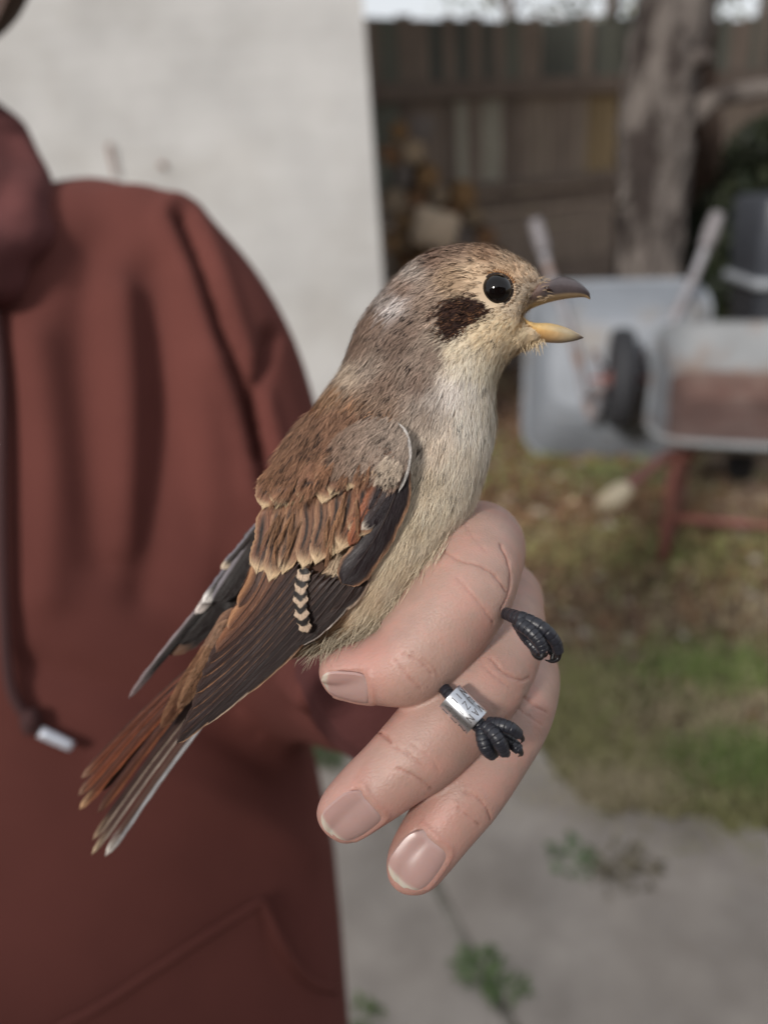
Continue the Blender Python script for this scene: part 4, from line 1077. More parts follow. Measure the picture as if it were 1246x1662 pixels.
# ---- plumage colour and lie of the feathers, as control points over the bird's profile
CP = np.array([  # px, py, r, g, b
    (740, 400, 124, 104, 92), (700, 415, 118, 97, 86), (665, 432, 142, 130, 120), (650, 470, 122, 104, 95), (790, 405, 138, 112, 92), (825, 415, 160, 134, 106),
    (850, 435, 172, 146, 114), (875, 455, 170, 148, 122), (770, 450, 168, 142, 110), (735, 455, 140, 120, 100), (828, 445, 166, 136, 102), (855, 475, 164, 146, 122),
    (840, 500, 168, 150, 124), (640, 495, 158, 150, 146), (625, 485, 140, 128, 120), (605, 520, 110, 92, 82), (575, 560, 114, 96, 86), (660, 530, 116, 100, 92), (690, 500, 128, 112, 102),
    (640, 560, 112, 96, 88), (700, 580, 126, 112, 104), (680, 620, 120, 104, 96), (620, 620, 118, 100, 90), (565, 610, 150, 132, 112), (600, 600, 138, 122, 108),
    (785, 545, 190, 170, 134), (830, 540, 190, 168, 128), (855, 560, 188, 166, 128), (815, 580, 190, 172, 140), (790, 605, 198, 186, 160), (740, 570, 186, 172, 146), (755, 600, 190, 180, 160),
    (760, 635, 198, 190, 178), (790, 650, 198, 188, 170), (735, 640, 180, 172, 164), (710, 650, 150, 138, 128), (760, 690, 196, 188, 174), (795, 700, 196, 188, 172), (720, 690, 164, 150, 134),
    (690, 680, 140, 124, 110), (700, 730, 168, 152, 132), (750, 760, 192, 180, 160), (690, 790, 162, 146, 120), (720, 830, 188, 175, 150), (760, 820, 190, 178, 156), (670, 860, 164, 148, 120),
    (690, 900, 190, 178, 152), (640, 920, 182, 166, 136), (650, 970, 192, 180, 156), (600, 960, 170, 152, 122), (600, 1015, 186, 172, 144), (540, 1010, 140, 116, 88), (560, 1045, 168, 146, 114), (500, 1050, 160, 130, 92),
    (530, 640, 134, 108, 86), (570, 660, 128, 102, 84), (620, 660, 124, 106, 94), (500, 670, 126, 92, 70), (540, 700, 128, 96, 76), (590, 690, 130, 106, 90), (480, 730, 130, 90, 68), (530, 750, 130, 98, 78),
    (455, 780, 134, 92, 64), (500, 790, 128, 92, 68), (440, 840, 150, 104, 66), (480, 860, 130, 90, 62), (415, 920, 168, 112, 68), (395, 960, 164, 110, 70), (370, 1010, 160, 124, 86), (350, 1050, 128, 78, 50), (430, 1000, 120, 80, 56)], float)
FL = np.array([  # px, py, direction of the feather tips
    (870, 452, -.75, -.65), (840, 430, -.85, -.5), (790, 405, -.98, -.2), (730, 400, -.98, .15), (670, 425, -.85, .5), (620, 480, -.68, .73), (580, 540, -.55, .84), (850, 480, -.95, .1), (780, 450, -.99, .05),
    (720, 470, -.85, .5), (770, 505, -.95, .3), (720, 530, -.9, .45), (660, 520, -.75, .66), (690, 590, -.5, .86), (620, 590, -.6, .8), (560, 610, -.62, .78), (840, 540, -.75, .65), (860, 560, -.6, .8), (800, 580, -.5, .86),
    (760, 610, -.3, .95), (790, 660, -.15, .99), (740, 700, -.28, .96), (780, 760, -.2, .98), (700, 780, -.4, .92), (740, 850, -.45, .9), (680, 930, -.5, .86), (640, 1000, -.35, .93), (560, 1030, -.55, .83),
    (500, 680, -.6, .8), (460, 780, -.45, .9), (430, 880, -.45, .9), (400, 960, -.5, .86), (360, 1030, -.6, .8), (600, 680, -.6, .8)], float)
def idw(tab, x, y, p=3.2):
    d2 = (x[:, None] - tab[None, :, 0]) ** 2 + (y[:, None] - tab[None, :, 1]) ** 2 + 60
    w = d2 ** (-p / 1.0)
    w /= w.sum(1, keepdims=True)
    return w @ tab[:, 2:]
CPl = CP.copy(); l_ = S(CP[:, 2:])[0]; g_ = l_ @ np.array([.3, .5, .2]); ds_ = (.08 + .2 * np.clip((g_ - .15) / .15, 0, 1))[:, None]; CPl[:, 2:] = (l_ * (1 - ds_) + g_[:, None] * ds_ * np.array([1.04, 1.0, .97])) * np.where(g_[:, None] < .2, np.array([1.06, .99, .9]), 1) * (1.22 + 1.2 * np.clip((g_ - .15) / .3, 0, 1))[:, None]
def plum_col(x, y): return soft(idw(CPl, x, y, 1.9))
def inpoly(x, y, poly):
    poly = np.asarray(poly, float); c = np.zeros(len(x), bool); j = len(poly) - 1
    for i in range(len(poly)):
        a, b = poly[i], poly[j]
        with np.errstate(divide='ignore', invalid='ignore'):
            k = ((a[1] > y) != (b[1] > y)) & (x < (b[0] - a[0]) * (y - a[1]) / (b[1] - a[1]) + a[0])
        c ^= k; j = i
    return c
MASK = [(698, 515), (708, 494), (736, 482), (765, 474), (784, 482), (800, 498), (796, 508), (774, 524), (752, 541), (728, 556), (708, 556)]
def to_profile(P):
    """points of the far half are mirrored to the near half, so both flanks wear the same pattern"""
    q = P - CAM; d = q @ Fv; m = 0.1695
    P2 = P - np.where(d > m, 2 * (d - m), 0)[:, None] * Fv
    x, y, _ = proj(P2)
    return x, y

class Barbs:
    """thin tapering strands gathered into one mesh"""
    def __init__(s): s.a = []
    def add(s, p0, p1, p2, wv, c0, c1, cm=None):
        k = soft
        s.a.append((p0, p1, p2, wv, k(c0), k((c0 + c1) / 2 if cm is None else cm), k(c1)))
    def arrays(s, off=0):
        p0, p1, p2, wv, c0, cm, c1 = [np.vstack([r[k] for r in s.a]) for k in range(7)]
        n = len(p0)
        V = np.stack([p0 - wv, p0 + wv, p1 - wv * .9, p1 + wv * .9, p2 - wv * .25, p2 + wv * .25], 1).reshape(-1, 3)
        C = np.stack([c0, c0, cm, cm, c1, c1], 1).reshape(-1, 3)
        b = np.arange(n)[:, None] * 6 + off
        return V, np.vstack([b + np.array([[0, 1, 3, 2]]), b + np.array([[2, 3, 5, 4]])]), np.zeros((0, 3), int), C
    def mesh(s, name):
        V, q, t, C = s.arrays()
        return mk_fast(name, V, q, t, C)

def contour_feathers(bb, pos, nrm, dirv, L, wid, colfn, nb=22, lift=.0006, project=None, wb=.000065, spread=1.0):
    """small body feathers: each a shaft with barbs fanning off both sides. pos/nrm/dirv (n,3), L/wid (n,)"""
    n = len(pos)
    side = np.cross(nrm, dirv)
    mid = pos + dirv * (L * .5)[:, None]; tip = pos + dirv * L[:, None]
    nm, nt = nrm, nrm
    if project is not None:
        mid, nm = project(mid); tip, nt = project(tip)
    li = lift * rng.uniform(.6, 1.5, n)
    pos = pos - nrm * .0003
    mid = mid + nm * (li * .75)[:, None]; tip = tip + nt * (li * rng.uniform(.4, 1.3, n))[:, None]
    t = np.tile((np.arange(nb) + .5) / nb, (n, 1)) + rng.uniform(-.03, .03, (n, nb))
    sg = np.where(np.arange(nb) % 2 == 0, 1., -1.)[None, :] * np.ones((n, 1))
    t0 = np.clip(t * .75 - .05, 0, .8)
    t1 = np.clip(t0 + rng.uniform(.28, .42, (n, nb)), 0, 1.08)
    lat = sg * wid[:, None] * spread * np.sqrt(np.clip(1.05 - np.clip(t1, 0, 1) ** 2.6, .02, 1)) * rng.uniform(.55, 1.05, (n, nb)) * (.35 + .65 * np.clip(t0 * 3, 0, 1))
    lat *= rng.uniform(.15, 1, (n, nb)) ** .5
    def at(tt, ll):
        a = tt[..., None]
        base = np.where(a < .5, pos[:, None] * (1 - 2 * a) + mid[:, None] * 2 * a, mid[:, None] * (2 - 2 * a) + tip[:, None] * (2 * a - 1))
        return base + side[:, None] * ll[..., None]
    jit = rng.normal(0, 1, (n, nb))[..., None] * nrm[:, None] * .00012
    p0, p1, p2 = at(t0, lat * .1), at((t0 + t1) / 2, lat * .72) + jit, at(t1, lat) + jit * 1.6
    wv = side[:, None] * (wb * rng.uniform(.6, 1.3, (n, nb)))[..., None]
    c0, cm, c1 = colfn(t0, t1, p0, p1, p2)
    f = lambda A: np.ascontiguousarray(np.broadcast_to(A, (n, nb, 3))).reshape(-1, 3)
    bb.add(f(p0), f(p1), f(p2), f(wv), f(c0), f(c1), f(cm))

# ---- body plumage
bvh_b = bvh_of(body_me)
def project_body(P):
    out = np.empty_like(P); nn = np.empty_like(P)
    for i, p in enumerate(P):
        q, nrm, _, _ = bvh_b.find_nearest(Vector(p)); out[i] = q; nn[i] = nrm
    return out, nn
def sample(me, n):
    me.calc_loop_triangles()
    T = np.empty(len(me.loop_triangles) * 3, np.int32); me.loop_triangles.foreach_get('vertices', T); T = T.reshape(-1, 3)
    V = mverts(me); N = mnormals(me)
    A = np.linalg.norm(np.cross(V[T[:, 1]] - V[T[:, 0]], V[T[:, 2]] - V[T[:, 0]]), axis=1)
    k = rng.choice(len(T), n, p=A / A.sum())
    r1, r2 = np.sqrt(rng.random(n)), rng.random(n)
    w = np.stack([1 - r1, r1 * (1 - r2), r1 * r2], 1)[..., None]
    return (V[T[k]] * w).sum(1), norm((N[T[k]] * w).sum(1))
NF = 9500
P, Nn = sample(body_me, NF)
x, y = to_profile(P)
keep = np.ones(NF, bool)
EYE = (805, 471)
keep &= ((x - EYE[0]) ** 2 + (y - EYE[1]) ** 2 > 27 ** 2)
headness = np.clip((640 - y) / 120, 0, 1) * np.clip((x - 560) / 60, 0, 1)
keep &= (rng.random(NF) < .45 + .55 * np.clip(headness + .25, 0, 1)) | (x > 640)
P, Nn, x, y, headness = P[keep], Nn[keep], x[keep], y[keep], headness[keep]
dxy = idw(FL, x, y, 1.6) + rng.normal(0, .06, (len(x), 2))
dv = dxy[:, :1] * Rv - dxy[:, 1:] * Uv
dv = norm(dv - (dv * Nn).sum(1, keepdims=True) * Nn)
face = np.clip((x - 690) / 110, 0, 1) * np.clip((610 - y) / 60, 0, 1)
Lf = (6.2 - 2.2 * headness - 1.5 * face) / 1000 * rng.uniform(.8, 1.2, len(x))
Lf[(x > 640) & (y > 850)] *= 1.25
Wf = Lf * .30
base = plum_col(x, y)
mantle = inpoly(x, y, [(560, 600), (660, 660), (600, 760), (440, 860), (420, 820), (470, 680), (530, 610)])
nape = inpoly(x, y, [(560, 600), (590, 500), (650, 440), (700, 480), (700, 600), (640, 650)])
breast = inpoly(x, y, [(690, 640), (800, 640), (800, 760), (760, 850), (680, 880), (660, 760)])
inm = inpoly(x, y, MASK)
nb_ = len(x)
light = np.clip(rng.normal(1, .11, nb_), .7, 1.3)
dark_bar = (mantle & (rng.random(nb_) < .28)) | (breast & (rng.random(nb_) < .07)) | (nape & (rng.random(nb_) < .30)) | (inpoly(x, y, [(700, 395), (830, 400), (850, 440), (760, 430), (700, 430)]) & (rng.random(nb_) < .3)) | (inpoly(x, y, [(780, 540), (850, 530), (850, 580), (790, 610)]) & (rng.random(nb_) < .12))
rufous = mantle & (rng.random(nb_) < .4)
base = base * light[:, None]
base[rufous] = base[rufous] * np.array([1.12, .92, .75])
base[inm] = np.where(rng.random((inm.sum(), 1)) < .22, B(118, 84, 60), B(58, 36, 28)) * light[inm][:, None]
def tint_at(pp, shp):
    tx, ty = to_profile(pp.reshape(-1, 3)); tx = tx + rng.normal(0, 3, tx.shape); ty = ty + rng.normal(0, 2, ty.shape)
    c = plum_col(tx, ty)
    im = inpoly(tx + rng.normal(0, 5, tx.shape), ty + rng.normal(0, 3, ty.shape), MASK)
    mk_ = np.where(rng.random((len(tx), 1)) < .22, B(132, 96, 66), B(58, 37, 29)) * rng.uniform(.7, 1.3, (len(tx), 1))
    return np.where(im[:, None], mk_, c).reshape(*shp, 3)
def body_col(t0, t1, p0, p1, p2):
    n, k = t0.shape
    ca, cb, c = tint_at(p0, (n, k)), tint_at(p1, (n, k)), tint_at(p2, (n, k))
    streak = (nape | mantle | headtop)[:, None, None]
    hair = rng.normal(1, .12, (n, k, 1)) * np.where(streak & (rng.random((n, k, 1)) < .24), .45, 1)
    hair = hair + streak * np.where(rng.random((n, k, 1)) < .22, .45, 0)
    hair = np.clip(hair, .35, 1.7) * fl[:, None, None] * tint[:, None]
    dk = B(44, 34, 32) * np.clip(hair, .6, 1.2)
    d1 = (dark_bar[:, None] & (t1 > .72))[..., None]; d0 = (dark_bar[:, None] & (t1 > .84))[..., None]
    return ca * hair * .88, np.where(d0, dk, cb * hair * .95), np.where(d1, dk, c * hair)
headtop = inpoly(x, y, [(600, 500), (640, 440), (700, 390), (800, 385), (860, 420), (800, 440), (760, 450), (720, 480), (690, 520)])
tint = np.ones((nb_, 3)); tint[rufous] = (1.10, .94, .80)
fl = np.where(inm, rng.choice([.6, .9, 1.1, 1.9], nb_, p=[.3, .35, .23, .12]), light)
bb = Barbs()
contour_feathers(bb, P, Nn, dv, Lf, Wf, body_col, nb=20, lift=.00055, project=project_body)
# fine loose down along the whole coat
P2, N2 = sample(body_me, 16000)
x2, y2 = to_profile(P2)
k2 = ((x2 - EYE[0]) ** 2 + (y2 - EYE[1]) ** 2 > 26 ** 2)
P2, N2, x2, y2 = P2[k2], N2[k2], x2[k2], y2[k2]
d2 = idw(FL, x2, y2, 1.6) + rng.normal(0, .16, (len(x2), 2))
dv2 = d2[:, :1] * Rv - d2[:, 1:] * Uv
dv2 = norm(dv2 - (dv2 * N2).sum(1, keepdims=True) * N2)
L2 = rng.uniform(.0022, .0048, len(x2)) * np.where((x2 > 700) & (y2 < 600), .6, 1)
c2 = plum_col(x2, y2); im2 = inpoly(x2, y2, MASK); c2[im2] = B(70, 46, 36)
pale2 = ((x2 > 690) & (y2 > 530)) | (y2 > 850)
c2 *= np.where(pale2[:, None], rng.choice([.85, 1.0, 1.15], (len(x2), 1)), rng.choice([.5, .85, 1.1, 1.4], (len(x2), 1), p=[.2, .3, .3, .2]))
tip2, n2_ = project_body(P2 + dv2 * L2[:, None])
lf2 = rng.uniform(.0004, .0011, len(x2))[:, None]
bb.add(P2 + N2 * .0003, (P2 + tip2) / 2 + N2 * lf2 * 1.0, tip2 + n2_ * lf2, np.cross(N2, dv2) * .00005, np.clip(c2 * .8, 0, .88), np.clip(c2, 0, .88))
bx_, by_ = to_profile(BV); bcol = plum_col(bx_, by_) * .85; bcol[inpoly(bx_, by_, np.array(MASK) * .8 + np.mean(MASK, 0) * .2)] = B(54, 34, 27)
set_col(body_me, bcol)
body = obj('body', body_me, M_plum, bird)
plum = obj('plumage', bb.mesh('bird_plumage'), M_plum, body); plum['kind'] = 'stuff'
# longer wispy flank and belly feathers that lap over the finger
fx = np.clip(np.repeat(rng.uniform(0, 1, 60), 7) + rng.normal(0, .008, 420), 0, 1)
wp = crom([(735, 880), (700, 925), (668, 968), (640, 1005), (600, 1028), (540, 1045), (490, 1052)], 100)
ii = (fx * 99).astype(int)
rx, ry = wp[ii, 0] + rng.normal(-6, 9, 420), wp[ii, 1] + rng.normal(-8, 9, 420)
wb_ = Barbs()
p0 = W(rx, ry, rng.uniform(.160, .164, 420)); ln = rng.uniform(24, 52, 420)
ang = np.radians(np.repeat(rng.normal(118, 14, 60), 7) + rng.normal(0, 5, 420) + 14 * fx)
p2 = W(rx + np.cos(ang) * ln, ry + np.sin(ang) * ln, rng.uniform(.1555, .160, 420))
cc = B(196, 182, 158) * rng.uniform(.7, 1.3, (420, 1)) * (1 - .3 * fx[:, None])
wb_.add(p0, (p0 + p2) / 2 - Fv * .0008, p2, np.broadcast_to(Rv * .00007, p0.shape), np.clip(cc * .9, 0, .88), np.clip(cc, 0, .88))
o = obj('belly_fringe', wb_.mesh('belly_fringe'), M_plum, body); o['kind'] = 'stuff'

# ---- eye with its ring of tiny feathers
ec, en = hit(bvh_b, *EYE)
ed = proj(ec)[2]
er = 25.5 / FPX * ed
eye_c = W(EYE[0], EYE[1], ed + er * .30)
mb = MB()
a = np.linspace(0, np.pi, 25)[:, None]; b_ = np.linspace(0, 2 * np.pi, 40, endpoint=False)[None]
def ball(mb, c, r, c_=(1, 1, 1), ax=None):
    ax = ax if ax is not None else (Rv, Uv, -Fv)
    G = c + r * (np.cos(a)[..., None] * ax[2] + (np.sin(a) * np.cos(b_))[..., None] * ax[0] + (np.sin(a) * np.sin(b_))[..., None] * ax[1])
    mb.grid(G, c_, wrap=True)
ball(mb, eye_c, er)
eye = obj('eye', mb.mesh('bird_eye'), M_eye, bird)
mb = MB(); ball(mb, eye_c + Fv * (2 * (.168 - eye_c @ Fv + CAM @ Fv)), er)
obj('eye', mb.mesh('bird_far_eye'), M_eye, bird)
mb = MB()
tt = np.linspace(0, 2 * np.pi, 61)
rr_ = er * 1.0
ringp = eye_c - Fv * er * .16 + np.cos(tt)[:, None] * Rv * rr_ + np.sin(tt)[:, None] * Uv * rr_
mb.tube(ringp, .00032, 8, c=B(58, 48, 44))
for th in np.linspace(0, 2 * np.pi, 46, endpoint=False):
    r1 = rr_ * (1.13 + .04 * rng.random())
    c = eye_c - Fv * er * .12 + math.cos(th) * Rv * r1 + math.sin(th) * Uv * r1
    low = math.sin(th) < .35
    colr = (B(178, 156, 132) if low else B(150, 112, 74)) * rng.uniform(.75, 1.15)
    dr = norm(math.cos(th) * Rv + math.sin(th) * Uv)
    mb.tube([c - dr * .0003, c + dr * .00015, c + dr * .0006 + Fv * .0003], [.00022, .00027, .00008], 6, c=np.clip(colr, 0, .85))
obj('eye_ring', mb.mesh('eye_ring'), M_plum, eye)

# ---- bill
def bill(name, top, bot, wid, colf, dd=.168, n=34):
    T_, B_, W_ = crom(top, n), crom(bot, n), crom(np.array(wid)[:, None], n)[:, 0]
    an = np.linspace(0, 2 * np.pi, 28, endpoint=False)
    G = []; C = []
    for i in range(n):
        u, l = W(T_[i, 0], T_[i, 1], dd), W(B_[i, 0], B_[i, 1], dd)
        c, h = (u + l) / 2, (u - l) / 2
        cs, sn = np.cos(an), np.sin(an)
        G.append(c + cs[:, None] * h + (np.sign(sn) * np.abs(sn) ** .8)[:, None] * Fv * W_[i] / 1000)
        C.append([colf(i / (n - 1), v) for v in cs])
    mb = MB(); mb.grid(np.array(G), np.array(C), wrap=True, cap=True)
    return obj(name, mb.mesh(name), M_horn, bird)
def mixc(a, b, t): t = min(1, max(0, t)); return np.asarray(a) * (1 - t) + np.asarray(b) * t
def col_up(u, v):
    c = mixc(B(92, 84, 86), B(60, 54, 58), (u - .55) / .4)
    c = mixc(c, B(118, 96, 86), (.25 - u) * 4)
    return np.clip(mixc(c, B(190, 166, 126), (-v - .62) * 3.2 * (1 if u > .04 else .5)), 0, .85)
upper = bill('upper_bill', [(872, 462), (892, 456), (908, 451), (925, 454), (942, 463), (954, 474), (957, 483)],
     [(838, 514), (862, 500), (886, 491), (912, 485), (936, 482), (949, 482), (957, 486)], [4.6, 4.2, 3.5, 2.8, 2.0, 1.2, .25], col_up)
def col_lo(u, v):
    c = mixc(B(206, 174, 112), B(170, 156, 128), (u - .35) / .3)
    c = mixc(c, B(92, 78, 68), (u - .72) / .2)
    c = mixc(c, B(200, 150, 84), (.35 - abs(u - .4)) * 1.3 * (v < -.2))
    return np.clip(mixc(c, B(216, 184, 120), (v - .5) * 2), 0, .85)
lower = bill('lower_bill', [(836, 512), (848, 522), (866, 526), (890, 526), (915, 532), (935, 541), (946, 547)],
     [(842, 526), (852, 540), (868, 550), (890, 555), (912, 556), (932, 553), (946, 549)], [4.4, 4.2, 3.6, 3.0, 2.3, 1.2, .2], col_lo)
mb = MB()
nc = W(889, 469, .168 - .0040)
mb.tube([nc - Rv * .0009 + Uv * .0004, nc, nc + Rv * .0007 - Uv * .0002], [.0002, .0005, .00015], 8, c=B(62, 40, 34))
obj('nostril', mb.mesh('nostril'), M_horn, upper)
# bristles at the base of the bill
rb = Barbs()
k = 36
bx, by = rng.uniform(868, 888, k), rng.uniform(450, 492, k)
bd = rng.uniform(.1635, .166, k)
p0 = W(bx, by, bd); p2 = W(bx + rng.uniform(5, 15, k), by + rng.uniform(-6, 4, k), bd - .0004)
rb.add(p0, (p0 + p2) / 2 - Fv * .0004, p2, np.broadcast_to(Uv * .00005, p0.shape), np.tile(B(168, 146, 116), (k, 1)), rng.choice([.3, 1], (k, 1)) * B(170, 150, 124))
k = 80
bx, by = rng.uniform(838, 884, k), rng.uniform(552, 566, k)
p0 = W(bx, by - 3, .1655); p2 = W(bx + rng.uniform(-8, 8, k), by + rng.uniform(3, 14, k), .1655 + rng.normal(0, .002, k))
rb.add(p0, (p0 + p2) / 2, p2, np.broadcast_to(Rv * .00006, p0.shape), np.tile(B(196, 176, 140), (k, 1)), np.tile(B(190, 174, 146), (k, 1)))
o = obj('bristles', rb.mesh('bill_bristles'), M_plum, body); o['kind'] = 'stuff'

# ---- wing and tail feathers
def vane_profile(u, ut=.72, base=.18):
    s = np.clip(u / base, 0, 1) ** .6
    k = np.clip((u - ut) / (1 - ut), 0, 1)
    return np.maximum(s * np.sqrt(np.clip(1 - k ** 2.2, 0, 1)), .02)
def feather(name, parent, rachis, wl, wr, depthfn, colfn, ut=.72, base=.18, camber=.0006, nu=40, nv=21, barbs=70, bw=.00006, blift=.00008, shaft=.00016,
            shaftcol=None, mat=None, ragged=.02, fray=.0004, du_=(.06, .13), dvr=(.08, .22)):
    Rr = crom(rachis, 80)
    seg = np.r_[0, np.cumsum(np.hypot(*np.diff(Rr, axis=0).T))]; seg /= seg[-1]
    seed = rng.random() * 10
    def cen(u): u = np.clip(u, 0, 1); return np.stack([np.interp(u, seg, Rr[:, 0]), np.interp(u, seg, Rr[:, 1])], -1)
    def nor(u):
        t = cen(u + .02) - cen(u - .02); t = norm(t)
        return np.stack([t[..., 1], -t[..., 0]], -1)
    def pix(u, v):
        s = vane_profile(u, ut, base) * (1 + ragged * np.sin(u * 60 + seed) * np.abs(v) + ragged * np.sin(u * 23 + seed * 3) * np.abs(v))
        w = np.where(v > 0, wr, wl) * s
        return cen(u) + nor(u) * (v * w)[..., None]
    def pos(u, v, lift=0.):
        q = pix(u, np.clip(v, -1.06, 1.06))
        return W(q[..., 0], q[..., 1], depthfn(q[..., 0], q[..., 1], u) + camber * (v * v) - lift)
    u = np.linspace(0, 1, nu); v = np.linspace(-1, 1, nv)
    UU, VV = np.meshgrid(u, v, indexing='ij')
    G = pos(UU, VV); q = pix(UU, VV)
    C = np.clip(colfn(UU, VV, q[..., 0], q[..., 1]), 0, .88)
    V = [G.reshape(-1, 3)]; Cc = [C.reshape(-1, 3)]
    ia = (np.arange(nu - 1)[:, None] * nv + np.arange(nv - 1)[None]).ravel()
    quads = [np.stack([ia, ia + 1, ia + nv + 1, ia + nv], 1)]; tris = []
    off = nu * nv
    # shaft
    us = np.linspace(0, .97, 30); pc = pos(us, us * 0, .00012)
    sv = norm(np.gradient(pc, axis=0)); sd = norm(np.cross(sv, Fv)) * (shaft * (1 - .75 * us))[:, None]
    V.append(np.stack([pc - sd, pc - Fv * shaft * .9, pc + sd], 1).reshape(-1, 3))
    sc = np.asarray(shaftcol if shaftcol is not None else B(58, 40, 34)); Cc.append(np.tile(sc, (90, 1)))
    i3 = np.arange(29) * 3 + off
    quads += [np.stack([i3, i3 + 1, i3 + 4, i3 + 3], 1), np.stack([i3 + 1, i3 + 2, i3 + 5, i3 + 4], 1)]; off += 90
    if barbs:
        b2 = Barbs(); nbp = barbs * 5
        u0 = rng.uniform(.0, .97, nbp); v0 = rng.uniform(-.97, .97, nbp); sg = np.sign(v0)
        du = rng.uniform(*du_, nbp); dv_ = sg * rng.uniform(*dvr, nbp)
        u1, v1 = np.clip(u0 + du, 0, 1.0), np.clip(v0 + dv_, -1.05, 1.05)
        um, vm = (u0 + u1) / 2, v0 + dv_ * .45
        lf_ = blift * rng.uniform(.4, 1.8, nbp)
        P0, P1, P2 = pos(u0, v0, lf_ * .2), pos(um, vm, lf_), pos(u1, v1, lf_ * .8)
        tw = norm(pos(np.array([.97]), np.array([0.])) - pos(np.array([.88]), np.array([0.])))
        P2 = P2 + tw * (rng.uniform(0, 1, nbp) * np.clip((u0 - .78) * 6, 0, 1) * fray)[:, None]
        qa, qb = pix(u0, v0), pix(u1, v1)
        ca, cb = colfn(u0, v0, qa[:, 0], qa[:, 1]), colfn(u1, v1, qb[:, 0], qb[:, 1])
        j = rng.normal(1, .15, (nbp, 1))
        dd_ = norm(P2 - P0); wv = np.cross(dd_, Fv) * bw
        b2.add(P0, P1, P2, wv, ca * j, cb * j)
        V2, q2, t2, C2 = b2.arrays(off)
        V.append(V2); Cc.append(C2); quads.append(q2); tris.append(t2)
    me = mk_fast(name, np.vstack(V), np.vstack(quads), np.vstack(tris) if tris else np.zeros((0, 3), int), np.vstack(Cc))
    return obj(name, me, mat or M_vane, parent)

# near wing rides on the flank: smooth depth surface fitted to the body under it
pts = []
for px in range(430, 670, 14):
    for py in range(680, 1000, 16):
        h, n_ = hit(bvh_b, px, py)
        if h is not None and -(n_ @ Fv) > .35: pts.append((px, py, proj(h)[2]))
for px, py, d in ((300, 1195, .167), (340, 1150, .164), (380, 1110, .1615), (330, 1120, .165), (360, 1060, .1645), (420, 1060, .1585), (290, 1205, .168), (450, 1090, .157)):
    pts += [(px, py, d)] * 12
pts = np.array(pts)
def basis(x, y):
    x, y = (np.asarray(x, float) - 500) / 200, (np.asarray(y, float) - 900) / 250
    return np.stack([np.ones_like(x), x, y, x * x, x * y, y * y, x ** 3, x * x * y, x * y * y, y ** 3], -1)
coef = np.linalg.lstsq(basis(pts[:, 0], pts[:, 1]), pts[:, 2], rcond=None)[0]
def wing_d(off): return lambda x, y, u: basis(x, y) @ coef - .0012 - off

axp = crom([(628, 700), (575, 760), (520, 840), (480, 920)], 24)
U_, V_ = np.meshgrid(np.linspace(0, 1, 24), np.linspace(-1, 1, 15), indexing='ij')
gx_ = axp[:, 0][:, None] + V_ * 58 * np.sin(np.clip(U_ * .85 + .14, 0, 1) * np.pi) ** .5
gy_ = axp[:, 1][:, None] + V_ * 30
mb = MB(); mb.grid(W(gx_, gy_, basis(gx_, gy_) @ coef - .0009), B(92, 66, 50))
wing = obj('wing', mb.mesh('wing_base'), M_plum, bird)
wing['label'] = 'folded wing with rufous coverts and dark buff-edged flight feathers'

def flight_col(edge=B(164, 112, 70), core=B(60, 44, 40), inner=B(72, 50, 42), ew=.50, both=False, tipc=None):
    def f(u, v, x, y):
        e = np.clip((v - ew) / (1 - ew) * 2.2, 0, 1)
        if both: e = np.maximum(e, np.clip((-v - ew) / (1 - ew) * 2, 0, 1))
        e = e * (.75 + .25 * np.sin(u * 17 + x * .3)) * np.clip((u - .05) * 6, 0, 1)
        c = core * (1 - (v < 0) * .0)[..., None] + (inner - core) * np.clip(-v, 0, 1)[..., None]
        c = c * (1 - e[..., None]) + edge * e[..., None]
        st = .9 + .2 * np.sin((u * 140 + np.abs(v) * 16))
        c = c * st[..., None]
        if tipc is not None:
            k = np.clip((u - .93) * 20, 0, 1)[..., None]; c = c * (1 - k) + tipc * k
        return c
    return f
buff = B(186, 138, 96)
FLIGHT = [  # base, tip, half widths, layer (mm above the fitted flank), colours
    ((600, 925), (552, 990), 13, 9, .2, dict(edge=B(190, 170, 150), core=B(58, 44, 42))),
    ((588, 935), (486, 1046), 15, 11, .4, dict(edge=B(215, 205, 195), core=B(54, 40, 38), ew=.8)),
    ((572, 935), (384, 1133), 17, 12, .55, dict(edge=B(176, 140, 110), core=B(56, 42, 40), ew=.78)),
    ((560, 935), (326, 1178), 18, 13, .7, dict(edge=B(196, 172, 150), core=B(52, 38, 38), ew=.84)),
    ((548, 935), (288, 1206), 18, 12, .9, dict(edge=B(186, 150, 120), core=B(50, 38, 38), ew=.82)),
    ((538, 935), (293, 1192), 18, 12, 1.05, dict(edge=buff, core=B(58, 42, 42))),
    ((528, 932), (303, 1172), 18, 12, 1.2, dict(edge=buff, core=B(60, 44, 42))),
    ((518, 930), (312, 1150), 18, 12, 1.35, dict(edge=buff, core=B(62, 46, 44))),
    ((508, 926), (320, 1124), 18, 12, 1.5, dict(edge=buff * .95, core=B(60, 44, 42))),
    ((497, 922), (330, 1098), 18, 12, 1.65, dict(edge=buff, core=B(62, 44, 42))),
    ((485, 915), (340, 1076), 18, 12, 1.8, dict(edge=buff, core=B(66, 46, 42))),
    ((470, 905), (352, 1058), 17, 13, 1.95, dict(edge=B(170, 122, 84), core=B(92, 62, 48), inner=B(140, 96, 66), ew=.7)),
    ((448, 900), (372, 1022), 16, 14, 2.1, dict(edge=B(172, 128, 90), core=B(112, 76, 56), inner=B(156, 112, 76), ew=.5, both=True)),
    ((428, 895), (388, 985), 13, 14, 2.2, dict(edge=B(172, 130, 92), core=B(86, 58, 46), inner=B(160, 116, 80), ew=.5, both=True)),
]
